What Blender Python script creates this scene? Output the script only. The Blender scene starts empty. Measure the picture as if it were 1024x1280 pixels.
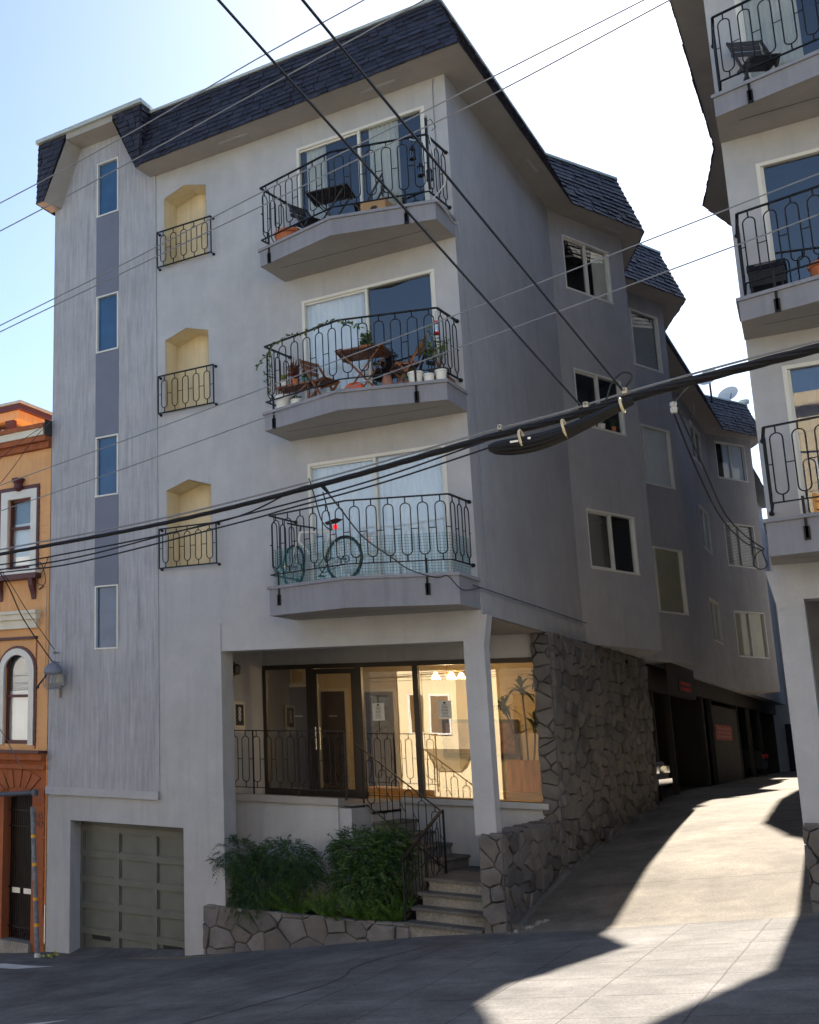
import bpy, math, random
from mathutils import Vector, Matrix
random.seed(7)
S = bpy.context.scene
COL = S.collection
R = math.radians
# ------------------------------------------------------------------ camera
def cam_axes(yaw, pitch, roll):
    cy, sy = math.cos(yaw), math.sin(yaw)
    f = Vector((math.cos(pitch)*sy, math.cos(pitch)*cy, math.sin(pitch)))
    rt = Vector((cy, -sy, 0)); up = rt.cross(f)
    r2 = math.cos(roll)*rt + math.sin(roll)*up
    u2 = -math.sin(roll)*rt + math.cos(roll)*up
    return r2, u2, f
CAM = Vector((4.596, -15.675, 3.5955))
_r, _u, _f = cam_axes(R(-38.0477), R(11.7554), R(0.7923))
cd = bpy.data.cameras.new('camera'); cam = bpy.data.objects.new('camera', cd); COL.objects.link(cam)
cam.matrix_world = Matrix(((_r.x, _u.x, -_f.x, CAM.x), (_r.y, _u.y, -_f.y, CAM.y), (_r.z, _u.z, -_f.z, CAM.z), (0, 0, 0, 1)))
cd.sensor_fit = 'AUTO'; cd.sensor_width = 36.0; cd.lens = 1356.4*36/1280
cd.shift_x = 448/1280.0; cd.clip_start = 0.05; cd.clip_end = 3000
S.camera = cam
# ------------------------------------------------------------------ light
SUN = Vector((-0.35, 14.2, 12.3)).normalized()
SUN_EL = math.asin(SUN.z); SUN_AZ = math.atan2(SUN.x, SUN.y)
W = bpy.data.worlds.new('World'); S.world = W; W.use_nodes = True
nt = W.node_tree; bg = nt.nodes['Background']
sky = nt.nodes.new('ShaderNodeTexSky'); sky.sky_type = 'NISHITA'; sky.sun_disc = False
sky.sun_elevation = SUN_EL; sky.sun_rotation = SUN_AZ
sky.air_density = 1.0; sky.dust_density = 0.7; sky.ozone_density = 2.0; sky.altitude = 50
nt.links.new(sky.outputs[0], bg.inputs[0]); bg.inputs[1].default_value = 0.058
sl = bpy.data.lights.new('sun', 'SUN'); sl.energy = 5.0; sl.angle = R(0.5); sl.color = (1.0, 0.90, 0.77)
so = bpy.data.objects.new('sun', sl); COL.objects.link(so); so.location = (0, 40, 40)
so.rotation_euler = (-SUN).to_track_quat('-Z', 'Y').to_euler()
S.view_settings.view_transform = 'Standard'; S.view_settings.look = 'None'
S.view_settings.exposure = 2.0; S.view_settings.gamma = 1.0
S.render.engine = 'CYCLES'
S.cycles.max_bounces = 7; S.cycles.transparent_max_bounces = 12

# ------------------------------------------------------------------ materials
MATS = {}
def newmat(name):
    m = bpy.data.materials.new(name); m.use_nodes = True
    return m, m.node_tree.nodes, m.node_tree.links, m.node_tree.nodes['Principled BSDF']
def N(ns, t, **k):
    n = ns.new(t)
    for a, b in k.items():
        if a.startswith('i_'): n.inputs[a[2:].replace('_', ' ')].default_value = b
        else: setattr(n, a, b)
    return n
def col4(c): return (c[0], c[1], c[2], 1)
def mat(name, c, rough=0.7, metal=0.0, var=0.08, vscale=3.0, bump=0.0, bscale=60.0, stretch=None, spec=0.5):
    if name in MATS: return MATS[name]
    m, ns, L, p = newmat(name)
    p.inputs['Roughness'].default_value = rough; p.inputs['Metallic'].default_value = metal
    p.inputs['Specular IOR Level'].default_value = spec
    tc = N(ns, 'ShaderNodeTexCoord')
    src = tc.outputs['Object']
    mp = N(ns, 'ShaderNodeMapping')
    if stretch: mp.inputs['Scale'].default_value = stretch
    L.new(src, mp.inputs[0])
    nz = N(ns, 'ShaderNodeTexNoise'); nz.inputs['Scale'].default_value = vscale; nz.inputs['Detail'].default_value = 6
    L.new(mp.outputs[0], nz.inputs['Vector'])
    mr = N(ns, 'ShaderNodeMapRange'); mr.inputs['From Min'].default_value = 0.3; mr.inputs['From Max'].default_value = 0.7
    mr.inputs['To Min'].default_value = 1-var; mr.inputs['To Max'].default_value = 1+var
    L.new(nz.outputs[0], mr.inputs[0])
    mx = N(ns, 'ShaderNodeVectorMath', operation='SCALE'); mx.inputs[0].default_value = c[:3]
    L.new(mr.outputs[0], mx.inputs['Scale'])
    L.new(mx.outputs[0], p.inputs['Base Color'])
    if bump:
        b = N(ns, 'ShaderNodeTexNoise'); b.inputs['Scale'].default_value = bscale; b.inputs['Detail'].default_value = 5
        L.new(src, b.inputs['Vector'])
        bp = N(ns, 'ShaderNodeBump'); bp.inputs['Strength'].default_value = bump; bp.inputs['Distance'].default_value = 0.01
        L.new(b.outputs[0], bp.inputs['Height']); L.new(bp.outputs[0], p.inputs['Normal'])
    MATS[name] = m
    return m
def wallmat(name, c, streak=0.12, streakscale=(9, 9, 0.35), bump=0.35, bscale=45, warm=0.0):
    """painted stucco: fine trowel bump, big soft weathering and vertical rain streaks"""
    m, ns, L, p = newmat(name)
    p.inputs['Roughness'].default_value = 0.85; p.inputs['Specular IOR Level'].default_value = 0.25
    tc = N(ns, 'ShaderNodeTexCoord')
    mp = N(ns, 'ShaderNodeMapping'); mp.inputs['Scale'].default_value = streakscale
    L.new(tc.outputs['Object'], mp.inputs[0])
    n1 = N(ns, 'ShaderNodeTexNoise'); n1.inputs['Scale'].default_value = 1.0; n1.inputs['Detail'].default_value = 8; n1.inputs['Roughness'].default_value = 0.65
    L.new(mp.outputs[0], n1.inputs['Vector'])
    n2 = N(ns, 'ShaderNodeTexNoise'); n2.inputs['Scale'].default_value = 0.7; n2.inputs['Detail'].default_value = 9; n2.inputs['Roughness'].default_value = 0.6
    L.new(tc.outputs['Object'], n2.inputs['Vector'])
    r1 = N(ns, 'ShaderNodeMapRange'); r1.inputs['From Min'].default_value = 0.35; r1.inputs['From Max'].default_value = 0.7
    r1.inputs['To Min'].default_value = 1+streak*0.3; r1.inputs['To Max'].default_value = 1-streak
    L.new(n1.outputs[0], r1.inputs[0])
    r2 = N(ns, 'ShaderNodeMapRange'); r2.inputs['From Min'].default_value = 0.3; r2.inputs['From Max'].default_value = 0.7
    r2.inputs['To Min'].default_value = 0.93; r2.inputs['To Max'].default_value = 1.06
    L.new(n2.outputs[0], r2.inputs[0])
    mu = N(ns, 'ShaderNodeMath', operation='MULTIPLY'); L.new(r1.outputs[0], mu.inputs[0]); L.new(r2.outputs[0], mu.inputs[1])
    # narrow drip stains and small blotchy repairs
    m3 = N(ns, 'ShaderNodeMapping'); m3.inputs['Scale'].default_value = (9, 9, .6); L.new(tc.outputs['Object'], m3.inputs[0])
    n3 = N(ns, 'ShaderNodeTexNoise'); n3.inputs['Scale'].default_value = 1.0; n3.inputs['Detail'].default_value = 5; L.new(m3.outputs[0], n3.inputs['Vector'])
    r3 = N(ns, 'ShaderNodeMapRange'); r3.inputs['From Min'].default_value = .56; r3.inputs['From Max'].default_value = .78; r3.inputs['To Min'].default_value = 1.0; r3.inputs['To Max'].default_value = 1-1.3*streak
    L.new(n3.outputs[0], r3.inputs[0])
    n4 = N(ns, 'ShaderNodeTexNoise'); n4.inputs['Scale'].default_value = 2.6; n4.inputs['Detail'].default_value = 7; n4.inputs['Roughness'].default_value = .7; L.new(tc.outputs['Object'], n4.inputs['Vector'])
    r4 = N(ns, 'ShaderNodeMapRange'); r4.inputs['From Min'].default_value = .3; r4.inputs['From Max'].default_value = .75; r4.inputs['To Min'].default_value = 1.06; r4.inputs['To Max'].default_value = .90
    L.new(n4.outputs[0], r4.inputs[0])
    m4 = N(ns, 'ShaderNodeMath', operation='MULTIPLY'); L.new(r3.outputs[0], m4.inputs[0]); L.new(r4.outputs[0], m4.inputs[1])
    m5 = N(ns, 'ShaderNodeMath', operation='MULTIPLY'); L.new(mu.outputs[0], m5.inputs[0]); L.new(m4.outputs[0], m5.inputs[1])
    sc = N(ns, 'ShaderNodeVectorMath', operation='SCALE'); sc.inputs[0].default_value = c[:3]; L.new(m5.outputs[0], sc.inputs['Scale'])
    L.new(sc.outputs[0], p.inputs['Base Color'])
    b = N(ns, 'ShaderNodeTexNoise'); b.inputs['Scale'].default_value = bscale; b.inputs['Detail'].default_value = 6; b.inputs['Roughness'].default_value = 0.7
    L.new(tc.outputs['Object'], b.inputs['Vector'])
    bp = N(ns, 'ShaderNodeBump'); bp.inputs['Strength'].default_value = bump; bp.inputs['Distance'].default_value = 0.012
    L.new(b.outputs[0], bp.inputs['Height']); L.new(bp.outputs[0], p.inputs['Normal'])
    MATS[name] = m
    return m
def glassmat(name, refl=0.3, tint=(0.85, 0.9, 0.92), rough=0.0, blend=.25):
    m = bpy.data.materials.new(name); m.use_nodes = True
    ns, L = m.node_tree.nodes, m.node_tree.links; ns.clear()
    out = N(ns, 'ShaderNodeOutputMaterial'); mx = N(ns, 'ShaderNodeMixShader')
    t = N(ns, 'ShaderNodeBsdfTransparent'); t.inputs[0].default_value = col4(tint)
    g = N(ns, 'ShaderNodeBsdfGlossy'); g.inputs['Roughness'].default_value = rough; g.inputs[0].default_value = (0.95, 0.97, 1, 1)
    lw = N(ns, 'ShaderNodeLayerWeight'); lw.inputs['Blend'].default_value = blend
    mr = N(ns, 'ShaderNodeMapRange'); mr.inputs['To Min'].default_value = refl; mr.inputs['To Max'].default_value = 1.0
    L.new(lw.outputs['Fresnel'], mr.inputs[0])
    tc = N(ns, 'ShaderNodeTexCoord'); nz = N(ns, 'ShaderNodeTexNoise'); nz.inputs['Scale'].default_value = 1.3; nz.inputs['Detail'].default_value = 1
    bp = N(ns, 'ShaderNodeBump'); bp.inputs['Strength'].default_value = 0.03; bp.inputs['Distance'].default_value = 0.02
    L.new(tc.outputs['Object'], nz.inputs['Vector']); L.new(nz.outputs[0], bp.inputs['Height']); L.new(bp.outputs[0], g.inputs['Normal'])
    L.new(mr.outputs[0], mx.inputs[0]); L.new(t.outputs[0], mx.inputs[1]); L.new(g.outputs[0], mx.inputs[2]); L.new(mx.outputs[0], out.inputs[0])
    MATS[name] = m
    return m
def emis(name, c, s):
    m, ns, L, p = newmat(name)
    p.inputs['Base Color'].default_value = col4(c); p.inputs['Emission Color'].default_value = col4(c); p.inputs['Emission Strength'].default_value = s
    MATS[name] = m
    return m
def concretemat(name, c, gx=0.0, gy=0.0, ox=0.0, oy=0.0, stain=0.35):
    """old concrete: speckle, blotchy stains, tooled joints every gx / gy metres"""
    m, ns, L, p = newmat(name)
    p.inputs['Roughness'].default_value = 0.9; p.inputs['Specular IOR Level'].default_value = 0.3
    tc = N(ns, 'ShaderNodeTexCoord')
    a = N(ns, 'ShaderNodeTexNoise'); a.inputs['Scale'].default_value = 0.9; a.inputs['Detail'].default_value = 9; a.inputs['Roughness'].default_value = 0.62
    b = N(ns, 'ShaderNodeTexNoise'); b.inputs['Scale'].default_value = 38; b.inputs['Detail'].default_value = 4; b.inputs['Roughness'].default_value = 0.8
    d = N(ns, 'ShaderNodeTexNoise'); d.inputs['Scale'].default_value = 4.5; d.inputs['Detail'].default_value = 8
    for n in (a, b, d): L.new(tc.outputs['Object'], n.inputs['Vector'])
    def mrn(n, f0, f1, t0, t1):
        r = N(ns, 'ShaderNodeMapRange'); r.inputs['From Min'].default_value = f0; r.inputs['From Max'].default_value = f1
        r.inputs['To Min'].default_value = t0; r.inputs['To Max'].default_value = t1; L.new(n, r.inputs[0]); return r.outputs[0]
    def mul(x, y):
        q = N(ns, 'ShaderNodeMath', operation='MULTIPLY'); L.new(x, q.inputs[0]); L.new(y, q.inputs[1]); return q.outputs[0]
    v = mul(mrn(a.outputs[0], 0.3, 0.7, 1-stain, 1+stain*0.6), mrn(b.outputs[0], 0.3, 0.75, 0.55, 1.40))
    v = mul(v, mrn(d.outputs[0], 0.35, 0.7, 0.86, 1.1))
    sp = N(ns, 'ShaderNodeSeparateXYZ'); L.new(tc.outputs['Object'], sp.inputs[0])
    wv = N(ns, 'ShaderNodeTexNoise'); wv.inputs['Scale'].default_value = 2.5; wv.inputs['Detail'].default_value = 3; L.new(tc.outputs['Object'], wv.inputs['Vector'])
    wob = mrn(wv.outputs[0], 0, 1, -0.012, 0.012)
    hgt = None
    for axis, g, o in (('X', gx, ox), ('Y', gy, oy)):
        if not g: continue
        ad = N(ns, 'ShaderNodeMath', operation='ADD'); L.new(sp.outputs[axis], ad.inputs[0]); ad.inputs[1].default_value = -o+500*g
        a2 = N(ns, 'ShaderNodeMath', operation='ADD'); L.new(ad.outputs[0], a2.inputs[0]); L.new(wob, a2.inputs[1])
        md = N(ns, 'ShaderNodeMath', operation='MODULO'); L.new(a2.outputs[0], md.inputs[0]); md.inputs[1].default_value = g
        s = N(ns, 'ShaderNodeMath', operation='SUBTRACT'); L.new(md.outputs[0], s.inputs[0]); s.inputs[1].default_value = g/2
        ab = N(ns, 'ShaderNodeMath', operation='ABSOLUTE'); L.new(s.outputs[0], ab.inputs[0])
        j = mrn(ab.outputs[0], g/2-0.010, g/2-0.003, 1.0, 0.5)
        v = mul(v, j)
        hgt = j if hgt is None else mul(hgt, j)
    sc = N(ns, 'ShaderNodeVectorMath', operation='SCALE'); sc.inputs[0].default_value = c[:3]; L.new(v, sc.inputs['Scale'])
    L.new(sc.outputs[0], p.inputs['Base Color'])
    bp = N(ns, 'ShaderNodeBump'); bp.inputs['Strength'].default_value = 0.5; bp.inputs['Distance'].default_value = 0.006
    L.new(b.outputs[0], bp.inputs['Height'])
    if hgt is not None:
        b2 = N(ns, 'ShaderNodeBump'); b2.inputs['Strength'].default_value = 0.8; b2.inputs['Distance'].default_value = 0.012
        L.new(hgt, b2.inputs['Height']); L.new(bp.outputs[0], b2.inputs['Normal']); L.new(b2.outputs[0], p.inputs['Normal'])
    else: L.new(bp.outputs[0], p.inputs['Normal'])
    MATS[name] = m
    return m
def leafmat(name, c, c2):
    m, ns, L, p = newmat(name)
    p.inputs['Roughness'].default_value = 0.5
    tc = N(ns, 'ShaderNodeTexCoord'); nz = N(ns, 'ShaderNodeTexNoise'); nz.inputs['Scale'].default_value = 7; nz.inputs['Detail'].default_value = 3
    L.new(tc.outputs['Object'], nz.inputs['Vector'])
    mx = N(ns, 'ShaderNodeMix', data_type='RGBA'); mx.inputs[6].default_value = col4(c); mx.inputs[7].default_value = col4(c2)
    mr = N(ns, 'ShaderNodeMapRange'); mr.inputs['From Min'].default_value = 0.35; mr.inputs['From Max'].default_value = 0.65
    L.new(nz.outputs[0], mr.inputs[0]); L.new(mr.outputs[0], mx.inputs[0]); L.new(mx.outputs[2], p.inputs['Base Color'])
    MATS[name] = m
    return m
def woodmat(name, c, sc=(2, 2, 30)):
    return mat(name, c, rough=0.55, var=0.35, vscale=2.0, stretch=sc, bump=0.1, bscale=30)

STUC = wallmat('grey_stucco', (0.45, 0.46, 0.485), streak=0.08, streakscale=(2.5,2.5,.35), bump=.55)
STUS = wallmat('shaded_side_stucco', (0.375, 0.38, 0.405), streak=0.08, streakscale=(2.5,2.5,.35), bump=.55)  # same paint as the front, with the flank's shade put into the colour
STUP = wallmat('streaked_panel_stucco', (0.41, 0.42, 0.455), streak=0.22, streakscale=(22, 22, 1.6), bump=0.5, bscale=30)
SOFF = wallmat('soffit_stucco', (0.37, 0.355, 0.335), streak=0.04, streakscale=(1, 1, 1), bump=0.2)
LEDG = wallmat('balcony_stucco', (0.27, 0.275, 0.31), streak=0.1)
STRIP = mat('slate_blue_panel', (0.15, 0.165, 0.225), rough=0.6, var=0.06)
YEL = wallmat('cream_yellow_stucco', (0.72, 0.62, 0.43), streak=0.1, bump=0.25)
SHIN = mat('asphalt_shingle', (0.026, 0.026, 0.040), rough=0.6, var=0.45, vscale=5, bump=0.5, bscale=90, spec=.4)
SHIN3 = [SHIN, mat('asphalt_shingle_dark', (0.022, 0.022, 0.034), rough=0.6, var=0.3, vscale=9, bump=0.5, bscale=90, spec=.4), mat('asphalt_shingle_pale', (0.033, 0.033, 0.050), rough=0.6, var=0.3, vscale=9, bump=0.5, bscale=90, spec=.4)]
CAP = mat('roof_edge_metal', (0.42, 0.47, 0.46), rough=0.5, var=0.1)
IRON = mat('black_iron', (0.008, 0.008, 0.010), rough=0.5, var=0.3, spec=0.3)
ALU = mat('aluminium_frame', (0.62, 0.62, 0.60), rough=0.4, metal=0.4, var=0.05)
WFR = mat('white_frame', (0.66, 0.66, 0.62), rough=0.5, var=0.05)
BRZ = mat('dark_bronze_frame', (0.035, 0.027, 0.022), rough=0.4, var=0.1)
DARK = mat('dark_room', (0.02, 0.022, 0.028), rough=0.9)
BLIND = mat('white_blinds', (0.80, 0.82, 0.85), rough=0.6, var=0.05)
CURT = mat('cream_curtain', (0.62, 0.60, 0.52), rough=0.8, var=0.1)
BLUEB = mat('blue_blinds', (0.05, 0.07, 0.16), rough=0.6, var=0.1)
TAN = mat('tan_shade', (0.52, 0.48, 0.34), rough=0.8, var=0.06)
GL = glassmat('window_glass', 0.10)
GLW = glassmat('side_window_glass', 0.05, blend=.1)
GLS = mat('obscured_blue_glass', (0.03, 0.09, 0.20), rough=0.25, var=0.15, spec=0.6)
GLL = glassmat('lobby_glass', 0.27, (0.8, 0.78, 0.72))
STONE = mat('grey_painted_stone', (0.118, 0.112, 0.113), rough=0.85, var=0.25, vscale=2.3, bump=0.9, bscale=22)
STONE3 = [STONE, mat('brown_grey_stone', (0.135, 0.124, 0.118), rough=0.85, var=0.25, vscale=2.8, bump=0.9, bscale=20), mat('dark_stone', (0.075, 0.072, 0.075), rough=0.85, var=0.25, vscale=3, bump=0.9, bscale=24)]
MORT = mat('dark_mortar', (0.05, 0.047, 0.045), rough=0.95, bump=0.4)
GAR = mat('garage_paint', (0.115, 0.125, 0.115), rough=0.55, var=0.12, bump=0.1)
CONC = concretemat('stair_concrete', (0.30, 0.285, 0.26), stain=0.4)
TREAD = concretemat('stair_tread', (0.17, 0.165, 0.155), stain=0.5)
WALK = concretemat('sidewalk_concrete', (0.148, 0.143, 0.138), gx=0.86, gy=0.98, ox=2.22, oy=-0.3, stain=0.5)
DRIVE = concretemat('driveway_concrete', (0.19, 0.167, 0.135), gx=0, gy=4.0, oy=2.0, stain=0.45)
ASPH = concretemat('street_asphalt', (0.06, 0.06, 0.06))
PATCH = mat('pale_patch', (0.5, 0.5, 0.48), rough=0.8, var=0.2, bump=0.3)
TERRA = mat('terracotta', (0.52, 0.16, 0.06), rough=0.7, var=0.15, bump=0.2)
WPOT = mat('white_glazed_pot', (0.72, 0.70, 0.64), rough=0.35, var=0.06)
TEAK = woodmat('brown_wood', (0.22, 0.085, 0.035))
DWOOD = woodmat('dark_stained_wood', (0.035, 0.03, 0.03))
BOXW = woodmat('light_wood_planter', (0.70, 0.33, 0.09), (14, 14, 1.2))
CARD = mat('brown_cardboard', (0.45, 0.27, 0.13), rough=0.85)
SOIL = mat('dark_soil', (0.03, 0.022, 0.016), rough=1, bump=1, bscale=25)
CABLE = mat('black_cable', (0.010, 0.010, 0.012), rough=0.5)
WIREG = mat('weathered_grey_wire', (0.20, 0.22, 0.26), rough=0.5)
WIREW = mat('white_cable', (0.6, 0.6, 0.57), rough=0.5)
ORG = wallmat('orange_siding', (0.72, 0.40, 0.19), streak=0.10, bump=0.15)
RUST = wallmat('rust_red_paint', (0.36, 0.12, 0.055), streak=0.2, bump=0.2)
MAR = mat('maroon_trim', (0.085, 0.02, 0.025), rough=0.5)
CREAMT = mat('cream_trim', (0.66, 0.62, 0.52), rough=0.6, bump=0.1)
LF1 = leafmat('dark_feathery_leaves', (0.012, 0.04, 0.015), (0.045, 0.10, 0.022))
LF2 = leafmat('green_leaves', (0.014, 0.045, 0.012), (0.065, 0.13, 0.025))
LF3 = leafmat('fern_leaves', (0.035, 0.10, 0.012), (0.11, 0.20, 0.03))
LF4 = leafmat('palm_leaves', (0.03, 0.10, 0.04), (0.07, 0.17, 0.06))
LF5 = leafmat('red_leaves', (0.16, 0.02, 0.02), (0.09, 0.05, 0.02))
STEM = mat('brown_stem', (0.10, 0.06, 0.035), rough=0.8)
RED = mat('red_plastic', (0.6, 0.02, 0.02), rough=0.35)
GREENP = mat('green_plastic_mesh', (0.03, 0.20, 0.20), rough=0.5)
CARP = mat('dark_car_paint', (0.02, 0.022, 0.028), rough=0.2, var=0.02)
CHR = mat('chrome', (0.7, 0.7, 0.7), rough=0.12, metal=1.0)
TYRE = mat('tyre_rubber', (0.012, 0.012, 0.012), rough=0.8)
LOBW = wallmat('lobby_yellow_plaster', (0.60, 0.50, 0.34), streak=0.03, bump=0.05)
DOORB = mat('dark_brown_door', (0.035, 0.02, 0.014), rough=0.5, var=0.2)
PAPER = mat('white_paper', (0.9, 0.92, 0.92), rough=0.7)
INK = mat('black_ink', (0.03, 0.03, 0.03), rough=0.7)

# ------------------------------------------------------------------ mesh helpers
MIR = False; DZ = 0.0; AX = 3.49
def xf(v):
    v = Vector(v)
    if MIR: return Vector((AX-v.x, v.y, v.z+DZ))
    return v
class MB:
    def __init__(s, raw=False): s.v = []; s.f = []; s.m = []; s.raw = raw
    def add(s, vs, fs, mi=0):
        b = len(s.v)
        s.v += [Vector(v) if s.raw else xf(v) for v in vs]
        fl = MIR and not s.raw
        for f in fs:
            t = tuple(b+i for i in f)
            s.f.append(tuple(reversed(t)) if fl else t); s.m.append(mi)
    def quad(s, a, b, c, d, mi=0): s.add([a, b, c, d], [(0, 1, 2, 3)], mi)
    def box(s, x0, x1, y0, y1, z0, z1, mi=0):
        s.add([(x0, y0, z0), (x1, y0, z0), (x1, y1, z0), (x0, y1, z0), (x0, y0, z1), (x1, y0, z1), (x1, y1, z1), (x0, y1, z1)],
              [(0, 3, 2, 1), (4, 5, 6, 7), (0, 1, 5, 4), (1, 2, 6, 5), (2, 3, 7, 6), (3, 0, 4, 7)], mi)
    def obox(s, c, ax, ay, az, hx, hy, hz, mi=0):
        c = Vector(c); ax, ay, az = Vector(ax).normalized()*hx, Vector(ay).normalized()*hy, Vector(az).normalized()*hz
        vs = [c+sx*ax+sy*ay+sz*az for sz in (-1, 1) for sx, sy in ((-1, -1), (1, -1), (1, 1), (-1, 1))]
        s.add(vs, [(0, 3, 2, 1), (4, 5, 6, 7), (0, 1, 5, 4), (1, 2, 6, 5), (2, 3, 7, 6), (3, 0, 4, 7)], mi)
    def bar(s, p, q, w, h=None, up=(0, 0, 1), mi=0):
        p, q = Vector(p), Vector(q); h = h or w
        d = (q-p); l = d.length
        if l < 1e-6: return
        d.normalize(); u = Vector(up)
        if abs(d.dot(u)) > 0.98: u = Vector((1, 0, 0))
        sd = d.cross(u).normalized(); u2 = sd.cross(d)
        s.obox((p+q)/2, d, sd, u2, l/2, w/2, h/2, mi)
    def prism(s, poly, z0, z1, mi=0, zf=None):
        n = len(poly)
        vs = [(p[0], p[1], z0) for p in poly]+[(p[0], p[1], z1) for p in poly]
        fs = [tuple(reversed(range(n))), tuple(range(n, 2*n))]+[(i, (i+1) % n, n+(i+1) % n, n+i) for i in range(n)]
        s.add(vs, fs, mi)
    def extr(s, pts, d, mi=0):
        """polygon pts extruded by vector d"""
        n = len(pts); d = Vector(d); vs = [Vector(p) for p in pts]; vs = vs+[v+d for v in vs]
        s.add(vs, [tuple(reversed(range(n))), tuple(range(n, 2*n))]+[(i, (i+1) % n, n+(i+1) % n, n+i) for i in range(n)], mi)
    def tube(s, pts, r, n=6, mi=0, closed=False, rr=None):
        pts = [Vector(p) for p in pts]; k = len(pts)
        if k < 2: return
        rings = []; prev = None
        for i, p in enumerate(pts):
            if closed: t = pts[(i+1) % k]-pts[i-1]
            else: t = pts[min(i+1, k-1)]-pts[max(i-1, 0)]
            if t.length < 1e-9: t = Vector((0, 0, 1))
            t.normalize()
            if prev is None:
                a = Vector((0, 0, 1)) if abs(t.z) < 0.9 else Vector((1, 0, 0))
                u = t.cross(a).normalized()
            else:
                u = prev-t*prev.dot(t)
                if u.length < 1e-6: u = t.cross(Vector((0.3, 0.5, 0.8)))
                u.normalize()
            prev = u; w = t.cross(u)
            rad = rr[i] if rr else r
            rings.append([p+u*rad*math.cos(2*math.pi*j/n)+w*rad*math.sin(2*math.pi*j/n) for j in range(n)])
        vs = [v for g in rings for v in g]; fs = []
        for i in range(k if closed else k-1):
            a, b = i*n, ((i+1) % k)*n
            for j in range(n): fs.append((a+j, a+(j+1) % n, b+(j+1) % n, b+j))
        if not closed: fs += [tuple(reversed(range(n))), tuple(range((k-1)*n, k*n))]
        s.add(vs, fs, mi)
    def cyl(s, p, q, r0, r1=None, n=12, mi=0):
        s.tube([p, q], r0, n, mi, rr=[r0, r1 if r1 is not None else r0])
    def lathe(s, prof, c=(0, 0, 0), n=16, mi=0):
        c = Vector(c); k = len(prof)
        vs = [c+Vector((r*math.cos(2*math.pi*j/n), r*math.sin(2*math.pi*j/n), z)) for r, z in prof for j in range(n)]
        fs = [(i*n+j, i*n+(j+1) % n, (i+1)*n+(j+1) % n, (i+1)*n+j) for i in range(k-1) for j in range(n)]
        fs += [tuple(reversed(range(n))), tuple(range((k-1)*n, k*n))]
        s.add(vs, fs, mi)
    def torus(s, c, R_, r, ax, n=28, m=6, mi=0):
        c = Vector(c); ax = Vector(ax).normalized(); u = ax.cross(Vector((0, 0, 1)))
        if u.length < 1e-3: u = Vector((1, 0, 0))
        u.normalize(); w = ax.cross(u)
        s.tube([c+(u*math.cos(2*math.pi*i/n)+w*math.sin(2*math.pi*i/n))*R_ for i in range(n)], r, m, mi, closed=True)
    def build(s, name, m, parent=None, smooth=False, origin=None):
        me = bpy.data.meshes.new(name)
        o0 = Vector(origin) if origin is not None else (worg(parent) if parent else (sum(s.v, Vector())/max(1, len(s.v)) if s.v else Vector()))
        if origin is None and parent is None and s.v: o0.z = min(v.z for v in s.v)
        if s.raw: o0 = Vector(origin) if origin is not None else Vector()
        me.from_pydata([tuple(v-o0) for v in s.v], [], s.f)
        ms = m if isinstance(m, (list, tuple)) else [m]
        for q in ms: me.materials.append(q)
        if len(ms) > 1: me.polygons.foreach_set('material_index', s.m)
        if smooth: me.polygons.foreach_set('use_smooth', [True]*len(me.polygons))
        me.update()
        o = bpy.data.objects.new(name, me); COL.objects.link(o)
        if parent: o.parent = parent; o['_w'] = 1
        else: o.location = o0
        WO[o.name] = worg(parent) if parent else o0
        return o
WO = {}
def worg(o): return WO.get(o.name, Vector())
def tag(o, label=None, cat=None, group=None, kind=None):
    if label: o['label'] = label
    if cat: o['category'] = cat
    if group: o['group'] = group
    if kind: o['kind'] = kind
    return o
def thing(name, loc, label, cat, group=None, rz=0.0):
    o = bpy.data.objects.new(name, None); COL.objects.link(o)
    l = xf(loc); o.location = l; o.rotation_euler = (0, 0, rz); o.empty_display_size = 0.1
    WO[o.name] = l
    return tag(o, label, cat, group)
def copy_tree(o, parent=None):
    c = o.copy(); COL.objects.link(c)
    if parent: c.parent = parent
    for ch in list(o.children): copy_tree(ch, c)
    return c
def arc(c, r, a0, a1, n, ux, uy):
    c = Vector(c); ux, uy = Vector(ux), Vector(uy)
    return [c+ux*r*math.cos(a0+(a1-a0)*i/n)+uy*r*math.sin(a0+(a1-a0)*i/n) for i in range(n+1)]

def catenary(pts, sub=8, sag=0.0):
    """smooth curve through points (Catmull-Rom)"""
    P = [Vector(p) for p in pts]; out = []
    if len(P) == 2:
        for i in range(sub+1):
            t = i/sub; v = P[0].lerp(P[1], t); v.z -= sag*4*t*(1-t); out.append(v)
        return out
    E = [2*P[0]-P[1]]+P+[2*P[-1]-P[-2]]
    for i in range(1, len(E)-2):
        for j in range(sub):
            t = j/sub; a, b, c, d = E[i-1:i+3]
            out.append(0.5*((2*b)+(c-a)*t+(2*a-5*b+4*c-d)*t*t+(3*b-3*c+d-a)*t**3))
    out.append(P[-1])
    return out

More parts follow.
